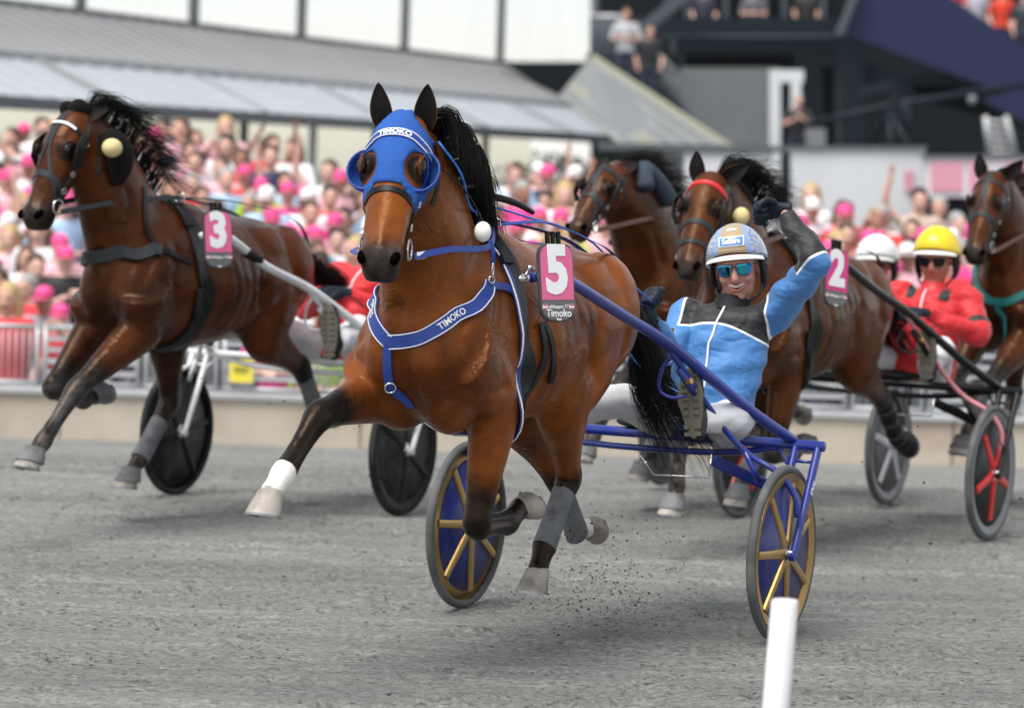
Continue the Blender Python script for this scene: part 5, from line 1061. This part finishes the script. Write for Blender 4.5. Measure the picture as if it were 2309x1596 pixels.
for a, b_ in zip(US[:-1], US[1:]):
    q = MB(); q.bar(B(a+.06, 3.25, ZB+2.6), B(b_-.06, 3.25, ZB+2.6), .02, 5.05); ob('pane', glb(q), 'glass_white', gl, smooth=False)
for u in US: q = MB(); q.bar(B(u-.06, 3.25, ZB+2.6), B(u+.06, 3.25, ZB+2.6), .14, 5.2); ob('mullion', glb(q), 'mullion', gl, smooth=False)
q = MB(); q.bar(B(US[0], 3.25, ZB+.03), B(US[-1], 3.25, ZB+.03), .16, .08); ob('bottom_rail', glb(q), 'mullion', gl, smooth=False)
mq = empty('marquee_wall', tuple(B(2, 1.1, 0))); setp(mq, 'cream panelled wall with thin posts under the stand roof behind the crowd', 'wall')
for k in range(9):
    u = -1.2+2.55*k; q = MB(); q.bar(B(u+.03, 1.1, 1.55), B(u+2.52, 1.1, 1.55), .03, 2.5); q.v = [tuple(V(v)-B(2, 1.1, 0)) for v in q.v]; ob('panel', q, 'marquee_cream', mq, smooth=False)
    q = MB(); q.bar(B(u-.05, 1.05, 1.55), B(u+.05, 1.05, 1.55), .1, 2.55); q.v = [tuple(V(v)-B(2, 1.1, 0)) for v in q.v]; ob('post', q, 'gutter' if k % 2 == 0 else 'roof_light', mq, smooth=False)
for k, (u0, u1) in enumerate(((-7.5, -4.6), (-4.5, -1.3))):
    q = MB(); q.bar(B(u0, .9, 1.5), B(u1, .9, 1.5), .04, 2.2); o = ob('banner', q, 'banner_pink', None, smooth=False); setp(o, 'faded pink printed banner under the roof at the far left, %s one' % ('left' if k == 0 else 'right'), 'banner', 'pink banners')
# hedge beside the marquee
def hedge():
    m, nt, b = newmat('leaf_green'); nt.links.new(ramp(nt, noise_n(nt, 5, 4), [(.3, (.012, .035, .012)), (.7, (.045, .10, .03))]), b.inputs['Base Color']); b.inputs['Roughness'].default_value = .6; MATS['leaf_green'] = m
    root = empty('hedge', tuple(B(24, .9, 0))); setp(root, 'dark green clipped hedge under the eave right of the blue hood', 'hedge'); q = MB()
    for i in range(3600):
        u = random.uniform(21, 37); t = random.gauss(.9, .22); z = random.uniform(.3, 2.05+.12*math.sin(u*2)); c = B(u, t, z); a = V(np.random.randn(3)).normalized(); b_ = a.orthogonal().normalized(); s = random.uniform(.05, .11)
        q.add([c-a*s, c+b_*s*.6, c+a*s, c-b_*s*.6], [(0, 1, 2, 3)])
    q.v = [tuple(V(v)-B(24, .9, 0)) for v in q.v]; o = ob('foliage', q, 'leaf_green', root, smooth=False); o['kind'] = 'stuff'
    for k in range(9): q = MB(); u = 21.5+1.9*k; q.tube([B(u, .9, -1.1)-B(24, .9, 0), B(u+.1, .9, .5)-B(24, .9, 0), B(u, .85, 1.6)-B(24, .9, 0)], [.06, .05, .02], n=6); ob('stem', q, 'hedge_stem', root)
hedge()
# ------------------------------------------------------------------ the tall stand at the right
def quad_slab(name, pxs, Y, th, m, parent=None, org=None):
    """slab whose front face has the given corners (photo px, py) at distance Y (one value or one per corner)"""
    Ys = Y if isinstance(Y, (list, tuple)) else [Y]*len(pxs); A = [at(x, y, yy) for (x, y), yy in zip(pxs, Ys)]; n = len(A); Bk = [a+V((0, th, 0)) for a in A]
    mb = MB(); mb.add(A+Bk, [tuple(range(n)), tuple(range(2*n-1, n-1, -1))]+[(i, (i+1) % n, n+(i+1) % n, n+i) for i in range(n)])
    if org is not None: mb.v = [tuple(V(v)-org) for v in mb.v]
    return ob(name, mb, m, parent, smooth=False)
def rect(a, b_, c, d): return [(a, b_), (c, b_), (c, d), (a, d)]
ts = empty('tall_stand', (0, 0, 0)); setp(ts, 'dark tall grandstand with blue sloping parapet and grey service block at the right', 'building')
quad_slab('back_wall', rect(1332, -150, 2450, 470), 74, .4, 'navy_dark', ts)
quad_slab('floor_beam', rect(1440, 40, 1900, 78), 66, 1.2, 'navy_steel', ts); quad_slab('floor_beam', rect(1520, 84, 1905, 118), 64.5, 1.2, 'navy_steel', ts); quad_slab('floor_edge', rect(1500, 78, 1880, 84), 63.8, .5, 'steel_grey', ts)
quad_slab('floor_beam', rect(1540, 128, 1790, 158), 65, .8, 'navy_dark', ts); quad_slab('ceiling_strip', rect(1540, 152, 1760, 163), 64.6, .3, 'slat_cream', ts)
quad_slab('column', rect(1895, 70, 1950, 400), 63, .9, 'navy_steel', ts); quad_slab('column', rect(1855, 150, 1880, 400), 67, .6, 'navy_dark', ts); quad_slab('raking_beam', [(1950, 140), (2330, 250), (2330, 300), (1950, 190)], 64, .6, 'navy_steel', ts)
quad_slab('parapet', [(1925, -40), (2095, -40), (2340, 128), (2340, 236), (1905, 78)], 61, .5, 'blue_panel', ts); quad_slab('parapet', [(2215, 225), (2340, 200), (2340, 290)], 60.5, .4, 'blue_panel', ts)
quad_slab('edge_post', [(1935, -40), (1950, -40), (1900, 80), (1885, 80)], 60.6, .3, 'steel_grey', ts)
quad_slab('slab_wall', rect(1500, -60, 1900, 36), 69, .5, 'navy_dark', ts)
for i in range(9): a = 1500+44*i; quad_slab('mullion', rect(a, -60, a+10, 40), 68.4, .3, 'steel_grey', ts)
sb = empty('service_block', tuple(at(1640, 340, 60))); so_ = sb.location.copy(); setp(sb, 'grey ribbed service block with a white door frame under the tall stand', 'building')
quad_slab('wall', rect(1500, 160, 1742, 420), 60.4, .5, 'corr_grey', sb, so_)
for k in range(16): a = 1504+15*k; quad_slab('rib', rect(a, 160, a+6, 420), 60.36, .04, 'corr_grey', sb, so_)
for rr in (rect(1736, 158, 1760, 420), rect(1760, 158, 1812, 186), rect(1784, 186, 1806, 420)): quad_slab('door_frame', rr, 60.2, .3, 'wall_pale', sb, so_)
quad_slab('door', rect(1760, 186, 1784, 420), 60.5, .1, 'navy_steel', sb, so_); quad_slab('counter', rect(1812, 290, 1862, 400), 59.5, .6, 'corr_grey', sb, so_)
# striped sloping side roof: each slat a piece
sr = empty('side_roof', tuple(at(1460, 240, 56))); so2 = sr.location.copy(); setp(sr, 'sloping striped cream side roof right of the white glass panels', 'roof')
A0, A1, A2, A3 = (1338, 122), (1655, 330), (1405, 335), (1262, 215)
for k in range(12):
    t0, t1 = k/12, (k+.86)/12; L_ = lambda p_, q_, t: (p_[0]+(q_[0]-p_[0])*t, p_[1]+(q_[1]-p_[1])*t)
    quad_slab('slat', [L_(A0, A3, t0), L_(A1, A2, t0), L_(A1, A2, t1), L_(A0, A3, t1)], [58-2.5*t0, 53-3*t0, 53-3*t1, 58-2.5*t1], .25, 'slat_yellow' if k in (0, 8) else ('slat_cream' if k % 2 else 'corr_grey'), sr, so2)
quad_slab('roof_base', [A0, A1, A2, A3], [58.4, 53.4, 50.4, 55.9], .2, 'corr_grey', sr, so2)
quad_slab('fascia', [(1130, 140), (1335, 140), (1265, 222)], 62, .4, 'navy_dark', sr, so2)
quad_slab('eave_beam', [(1350, 322), (1800, 330), (1800, 345), (1350, 338)], 49.5, .3, 'gutter', sr, so2)
# stairs with railings
stx = empty('stairway', tuple(at(1420, 180, 60))); so3 = stx.location.copy(); setp(stx, 'grey steel outdoor stairway with railings beside the white glass panels', 'stairs')
quad_slab('landing', rect(1325, 120, 1450, 132), 60, 1.6, 'steel_grey', stx, so3); quad_slab('side_panel', rect(1330, 40, 1400, 122), 61.4, .1, 'steel_grey', stx, so3)
for i in range(11): x = 1440+11*i; y = 128+13*i; quad_slab('step', rect(x, y, x+13, y+8), 60, 1.2, 'steel_grey', stx, so3)
for i in range(13):
    x = 1335+16*i; top = 38 if x < 1395 else 38+(x-1395)*.95; q = MB(); q.tube([at(x, top, 59.8)-so3, at(x, top+110, 59.8)-so3], .035, n=6, sub=1); ob('baluster', q, 'steel_grey', stx)
q = MB(); q.tube([at(1330, 38, 59.8)-so3, at(1395, 38, 59.8)-so3, at(1525, 165, 59.8)-so3], .05, n=8, sub=1); ob('handrail', q, 'rail_metal', stx)
for i in range(8): x = 1440+17*i; quad_slab('upper_step', rect(x, 70-13*i, x+24, 77-13*i), 62.5, 1.2, 'steel_grey', stx, so3)
q = MB(); q.bar(at(1432, 78, 62.4)-so3, at(1575, -34, 62.4)-so3, .1, .22); ob('stringer', q, 'steel_grey', stx, smooth=False)
# pale walls and posters behind the right-hand crowd
for nm, rr, Y, lb, mm in (('pale_wall', rect(1545, 342, 1742, 560), 41, 'pale grey wall block behind the red-browbanded horse', 'wall_pale'), ('pale_wall', rect(1788, 336, 2086, 620), 40, 'wide pale grey wall behind the right-hand spectators', 'wall_pale'), ('poster_wall', rect(2090, 356, 2420, 445), 39, 'white wall with faded pink posters behind the right-edge horse', 'poster_white')):
    o = quad_slab(nm, rr, Y, .4, mm); bm_ = o; setp(o, lb, 'wall', 'pale walls'); c = quad_slab('wall_cap', [(rr[0][0]-5, rr[0][1]-7), (rr[1][0]+5, rr[1][1]-7), (rr[1][0]+5, rr[1][1]+1), (rr[0][0]-5, rr[0][1]+1)], Y-.05, .5, 'gutter', o)
    for (a, b_) in (((2100, 2170), (2185, 2225), (2270, 2330)) if nm == 'poster_wall' else (((1612, 1640),) if rr[0][0] < 1600 else ((2040, 2060),))):
        quad_slab('poster', rect(a, 366 if nm == 'poster_wall' else 385, b_, 432), Y-.03, .02, 'poster_pink', o)
quad_slab_dark = quad_slab('dark_base', rect(2090, 448, 2420, 640), 39.2, .3, 'navy_dark'); setp(quad_slab_dark, 'dark panel wall below the pink posters at the right', 'wall')
# ladder, camera crane
ld = empty('ladder', tuple(at(2255, 350, 57))); so4 = ld.location.copy(); setp(ld, 'pale metal ladder leaning in the dark stand at the upper right', 'ladder')
for a, b_ in ((2222, 2232), (2268, 2290)): q = MB(); q.tube([at(a, 262, 57)-so4, at(b_, 352, 57)-so4], .05, n=6, sub=1); ob('stile', q, 'rail_metal', ld)
for k in range(5): y = 275+17*k; q = MB(); q.tube([at(2224+1.2*k*1.6, y, 57)-so4, at(2271+3*k*1.2, y, 57)-so4], .035, n=6, sub=1); ob('rung', q, 'rail_metal', ld)
cr_ = empty('camera_crane', tuple(at(2010, 350, 52))); so5 = cr_.location.copy(); setp(cr_, 'dark television camera crane on a tripod in front of the tall stand', 'camera crane')
q = MB(); q.tube([at(1800, 285, 52)-so5, at(2000, 240, 52)-so5, at(2330, 188, 52)-so5], [.04, .06, .05], n=8, sub=1); ob('boom', q, 'navy_steel', cr_)
for a in (1955, 2010, 2055): q = MB(); q.tube([at(2005, 245, 52)-so5, at(a, 350, 51.5+.5*(a % 3))-so5], .05, n=8, sub=1); ob('tripod_leg', q, 'navy_steel', cr_)
q = MB(); q.bar(at(1940, 208, 52)-so5, at(2015, 190, 52)-so5, .2, .17); q2 = MB(); q2.bar(at(2012, 192, 52)-so5, at(2024, 245, 52)-so5, .14, .14); ob('camera_body', q, 'navy_steel', cr_, smooth=False); ob('camera_mount', q2, 'navy_steel', cr_, smooth=False)
q = MB(); q.ell(at(2040, 262, 52)-so5, (.1, .12, .3)); ob('counterweight', q, 'navy_steel', cr_); q = MB(); q.ell(at(2192, 226, 51.8)-so5, (.08, .08, .08)); ob('lamp', q, 'corr_grey', cr_)
# ------------------------------------------------------------------ spectators
m, nt, b = newmat('spectator'); oi = nt.nodes.new('ShaderNodeObjectInfo')
sk = ramp(nt, oi.outputs['Random'], [(0, (.60, .34, .26)), (.5, (.66, .41, .33)), (.85, (.54, .29, .21)), (1, (.25, .12, .08))]); sk = mixc(nt, math_n(nt, 'MULTIPLY', attr(nt, 'feature'), .85), sk, (.07, .03, .025))
sh_ = mixc(nt, 1., oi.outputs['Color'], math_n(nt, 'MULTIPLY_ADD', noise_n(nt, 14, 4), .5, .75), 'MULTIPLY')
nt.links.new(mixc(nt, sstep(nt, attr(nt, 'skin'), .45, .55), mixc(nt, sstep(nt, attr(nt, 'legs'), .45, .55), sh_, (.03, .035, .06)), sk), b.inputs['Base Color']); b.inputs['Roughness'].default_value = .7; MATS['spectator'] = m
m, nt, b = newmat('headwear'); oi = nt.nodes.new('ShaderNodeObjectInfo'); nt.links.new(mixc(nt, 1., oi.outputs['Color'], math_n(nt, 'MULTIPLY_ADD', noise_n(nt, 40, 4), .6, .7), 'MULTIPLY'), b.inputs['Base Color']); b.inputs['Roughness'].default_value = .7; MATS['headwear'] = m
def spectator_mesh(arms):
    mb = MB(); Hc = V((0, -.02, 1.565)); p, ax = head_of(mb, Hc, (0, -1, -.05), (0, 0, 1), .93)
    mb.loft([(0, 0, .86, .165, .105), (0, 0, 1.0, .15, .10), (0, -.01, 1.2, .175, .115), (0, -.01, 1.34, .185, .105), (0, 0, 1.41, .12, .075), (0, -.005, 1.45, .055, .055), (0, -.01, 1.52, .05, .05)], (1, 0, 0), n=16, sub=3)
    for s in (-1, 1): mb.tube([(s*.09, 0, .9), (s*.095, -.01, .48), (s*.1, .02, .06)], [.095, .062, .045], n=10); mb.ell((s*.1, -.06, .035), (.045, .12, .035))
    segs = []
    for s, a in ((-1, arms[0]), (1, arms[1])):
        sh, el, wr, hd = (s*.175, 0, 1.365), (s*a[0][0], a[0][1], a[0][2]), (s*a[1][0], a[1][1], a[1][2]), None; d = (V(wr)-V(el)).normalized(); hd = V(wr)+d*.09
        mb.tube([(s*.12, 0, 1.36), sh, el, wr], [.06, .055, .042, .03], n=10); mb.ell(tuple(V(wr)+d*.055), (.035, .02, .05), None); segs.append((el, wr, tuple(hd+d*.04)))
        sd_ = d.orthogonal().normalized()
        for k in range(4): q = V(wr)+d*.09+sd_*(.018*(k-1.5)); mb.tube([tuple(q), tuple(q+d*(.05-.006*abs(k-1.5)))], .011, n=6, sub=1)
        mb.tube([tuple(V(wr)+d*.03+sd_*.03), tuple(V(wr)+d*.075+sd_*.055)], .012, n=6, sub=1)
    me = fuse(mb, .0165, 3); c = co_of(me); skin = (c[:, 2] > 1.425).astype(float)
    for sg in segs:
        d_, arc = poly_dist(c, sg); skin = np.where((d_ < .07) & (arc > .02) & (np.abs(c[:, 0]) > .1), 1, skin)
        d_, arc = poly_dist(c, sg[1:]); skin = np.where(d_ < .06, 1, skin)
    l = c-np.array(Hc); feat = np.zeros(len(c))
    for s in (-1, 1): feat = np.maximum(feat, np.clip(1.5-np.linalg.norm((l-np.array((s*.032, -.08, .012)))/np.array((.017, .05, .010)), axis=1), 0, 1))
    feat = np.maximum(feat, .7*np.clip(1.5-np.linalg.norm((l-np.array((0, -.085, -.058)))/np.array((.026, .05, .008)), axis=1), 0, 1))
    setattr_f(me, 'skin', skin); setattr_f(me, 'feature', feat); setattr_f(me, 'legs', (c[:, 2] < .88).astype(float)); me.materials.append(MATS['spectator']); me.polygons.foreach_set('use_smooth', [True]*len(me.polygons)); return me
dn = ((.25, .03, 1.12), (.22, -.12, .92)); fold = ((.26, -.08, 1.12), (.06, -.22, 1.12)); upA = ((.33, -.05, 1.52), (.30, -.10, 1.80)); upB = ((.28, -.15, 1.50), (.16, -.20, 1.76)); clap = ((.26, -.14, 1.15), (.05, -.32, 1.26)); phone = ((.25, -.16, 1.25), (.08, -.28, 1.47)); wide = ((.40, -.02, 1.46), (.52, -.06, 1.70))
SPM = [spectator_mesh(a) for a in ((dn, dn), (fold, fold), (dn, upA), (upB, upA), (clap, clap), (phone, phone), (wide, upA), (upA, dn))]; ARM = ['', '', ', one arm raised', ', both arms raised', ', hands together', ', holding a phone up', ', arms thrown wide', ', one arm raised']
def cap_mesh():
    mb = MB(); rs = []
    for i in range(8):
        t = i/7*math.pi/2; rs.append([(.083*math.sin(t+.02)*math.cos(a), -.012+.10*math.sin(t+.02)*math.sin(a), 1.60+.088*math.cos(t)) for a in np.linspace(0, 2*math.pi, 21)[:-1]])
    mb.rings(rs); o = []
    for zz in (0, -.008): o.append([(.075*math.cos(a)*(1+e*.05), -.06-.10*e*math.sin(a)*1.0-.035, 1.60+zz-.018*e) for e in (1,) for a in np.linspace(.0, math.pi, 12)]+[(-.07, -.05, 1.603+zz), (.07, -.05, 1.603+zz)])
    mb.rings(o); me = mb.mesh(); me.materials.append(MATS['headwear']); me.polygons.foreach_set('use_smooth', [True]*len(me.polygons)); return me
def hair_mesh(long):
    mb = MB(); mb.ell((0, .012, 1.622), (.086, .103, .084), n=16); mb.ell((0, .045, 1.57), (.084, .075, .08), n=14)
    if long:
        for s in (-1, 1): mb.loft([(s*.06, .03, 1.6, .04, .05), (s*.078, .03, 1.5, .03, .055), (s*.07, .04, 1.4, .025, .045), (s*.06, .045, 1.33, .01, .02)], (1, 0, 0), n=10, sub=2)
    me = fuse(mb, .012, 2); c = co_of(me); c = c+nor_of(me)*np.array([noise.noise(V(q*30))*.006 for q in c])[:, None]; set_co(me, c); me.materials.append(MATS['headwear']); me.polygons.foreach_set('use_smooth', [True]*len(me.polygons)); return me
CAP, HS, HL = cap_mesh(), hair_mesh(False), hair_mesh(True)
SHIRT = [('white', (.78, .78, .80), 9), ('pale pink', (.74, .42, .47), 6), ('bright pink', (.72, .05, .27), 6), ('light blue', (.36, .52, .72), 4), ('navy', (.02, .03, .09), 3), ('grey', (.30, .31, .34), 2), ('red', (.62, .03, .04), 3), ('black', (.015, .015, .018), 2), ('orange', (.75, .2, .03), .15), ('beige', (.55, .45, .36), 1.5), ('lime green', (.35, .6, .03), .5)]
HEADW = [('pink cap', (.70, .07, .25), 'c', 9), ('white cap', (.75, .75, .75), 'c', 2), ('short brown hair', (.07, .04, .025), 's', 6), ('blond hair', (.45, .32, .15), 'l', 3), ('dark hair', (.02, .015, .012), 's', 3), ('long brown hair', (.09, .05, .03), 'l', 3), ('grey hair', (.32, .31, .30), 's', 2), ('orange cap', (.75, .2, .03), 'c', .2)]
ORD = ['', 'first', 'second', 'third', 'fourth', 'fifth', 'sixth', 'seventh', 'eighth', 'ninth', 'tenth', 'eleventh', 'twelfth', 'thirteenth', 'fourteenth', 'fifteenth', 'sixteenth', 'seventeenth', 'eighteenth', 'nineteenth', 'twentieth', 'twenty-first', 'twenty-second', 'twenty-third', 'twenty-fourth', 'twenty-fifth', 'twenty-sixth', 'twenty-seventh', 'twenty-eighth', 'twenty-ninth', 'thirtieth']
def px_of(p):
    d = V(p)-V((0, 0, CAMZ)); z = d.dot(f_); return W2+FP*d.dot(RT)/z, H2-FP*d.dot(UP)/z
def spectator(x, y, z, label, shirt, hw, var, rz=0, sc=1., grp='spectators standing along the track'):
    o = bpy.data.objects.new('person', SPM[var]); o.location = (x, y, z); o.rotation_euler = (random.uniform(-.03, .10), 0, rz); o.scale = (sc, sc, sc); o.color = (*shirt, 1); COL.objects.link(o); setp(o, label, 'person', grp)
    h = bpy.data.objects.new('cap' if hw[2] == 'c' else 'hair', CAP if hw[2] == 'c' else (HL if hw[2] == 'l' else HS)); h.color = (*hw[1], 1); h.parent = o; COL.objects.link(h); return o
random.seed(21)
def hidden(px, py):                                         # wholly behind the near horses
    return (835 < px < 1010 and py > 330) or (860 < px < 1400 and py > 560) or (180 < px < 620 and 545 < py < 745) or (150 < px < 430 and py > 480) or (1340 < px < 1760 and py > 520) or (1700 < px < 2230 and py > 620) or py > 760
for k in range(16):
    x = -5.6+(.17 if k % 2 else 0); n = 0
    while x < 5.8:
        xx = x+random.uniform(-.07, .07); yy = ROWY(k)+random.uniform(-.16, .16); sc = random.uniform(.93, 1.08); px, py = px_of((xx, yy, ROWZ(k)+1.6*sc)); x += .37+random.uniform(-.06, .07)
        if px < -45 or px > 2225 or hidden(px, py): continue
        if 1590 < px < 1745 and k > 7: continue
        if (k == 12 and (xx > 1.5 or random.random() < .3)) or (k > 12 and xx > -2.2-.5*(k-13)) or (k > 10 and xx > 1.6): continue
        n += 1; sh = random.choices(SHIRT, [s[2] for s in SHIRT])[0]; hw = random.choices(HEADW, [s[3] for s in HEADW])[0]; var = random.choices(range(8), [7, 6, .5, .25, 2, 1.0, .12, .4] if k < 11 else [6, 5, .5, .3, 2, 1, .15, .5])[0]
        rw = 'front row' if k == 0 else ORD[k+1]+' row'
        spectator(xx, yy, ROWZ(k), 'spectator, %s top, %s%s, %s from left, %s' % (sh[0], hw[0], ARM[var], ORD[n], rw), sh[1], hw, var, random.uniform(-.5, .5), sc)
# people on the stairs, in the doorway and up in the tall stand
HB, DK = HEADW[2], HEADW[4]
for px, py, Y, sh, hw, var, lb in ((1413, 30, 59.2, (.42, .43, .45), HB, 1, 'man in grey shirt standing on the steel stairs'), (1466, 68, 59.2, (.02, .02, .025), DK, 0, 'person in black lower down on the steel stairs'), (1800, 225, 57, (.015, .015, .018), HEADW[6], 4, 'camera operator in black by the white door frame'),
        (2262, -20, 63, (.65, .05, .02), HB, 0, 'spectator in orange-red jacket up in the tall stand'), (2150, -42, 63, (.5, .03, .04), DK, 1, 'spectator in dark red jacket above the blue parapet'), (2205, -35, 63.5, (.5, .52, .6), HEADW[3], 0, 'spectator in pale top above the blue parapet'), (2309, -5, 63, (.03, .04, .06), DK, 0, 'spectator in dark jacket at the top right corner'), (1590, -25, 66.5, (.04, .04, .06), HB, 0, 'dark-clothed person behind the upper floor railing, left one'), (1700, -20, 66.5, (.10, .10, .12), HEADW[3], 1, 'person in grey behind the upper floor railing, middle one'), (1820, -28, 66.5, (.03, .03, .03), DK, 0, 'black-clothed person behind the upper floor railing, right one')):
    p_ = at(px, py, Y); spectator(p_.x, p_.y, p_.z-1.6, lb, sh, hw, var, 0, 1., 'people in the stands')
sup = MB()
# floors they stand on
for px0, px1, py, Y in ((2080, 2420, -30, 63),):
    a = at(px0, py, Y); b_ = at(px1, py, Y); sup.box(((a.x+b_.x)/2, Y+.6, a.z-1.85), (b_.x-a.x, 2.6, .2))
ob('upper_floor', sup, 'navy_steel', ts, smooth=False)
# ------------------------------------------------------------------ flying dirt
random.seed(5); mat('dirt', (.028, .028, .026), .95, var=.3, scale=40)
def clods(name, label, c, spread, n, r0, r1):
    q = MB()
    for i in range(n):
        p_ = V(c)+V((random.gauss(0, spread[0]), random.gauss(0, spread[1]), abs(random.gauss(0, spread[2])))); r_ = random.uniform(r0, r1)*random.random()**.5
        q.ell(p_, (r_*random.uniform(.6, 1.4), r_, r_*random.uniform(.5, 1)), n=5, m=3)
    o = ob(name, q, 'dirt', None); setp(o, label, 'dirt', kind='stuff')
def loc5(x, y, z): r_ = Matrix.Rotation(RZ5, 3, 'Z') @ V((x, y, z)); return V(O5)+r_
clods('flying_dirt', 'dark sand flying up behind the hind hooves of the leading horse', loc5(-1.3, .0, .04), (.20, .30, .20), 1100, .0012, .0055)
clods('flying_dirt', 'scattered sand clods in the air behind the blue sulky', (1.9, 14.5, .05), (.7, 1.0, .5), 130, .003, .010)
clods('flying_dirt', 'scattered sand grains in the air beside the pale wall', (-.6, 16.5, .1), (.8, 1.2, .6), 90, .003, .009)
q = MB()
for i in range(2200):
    y = random.uniform(9.3, 20); x = random.uniform(-.19, .19)*y; r_ = random.uniform(.002, .007)*random.random()+.0015; q.ell((x, y, ground_z(x, y)+.006), (r_*1.6, r_, r_*.7), n=5, m=3)
setp(ob('loose_sand', q, 'track'), 'loose sand clods lying on the grey track', 'sand', kind='stuff')
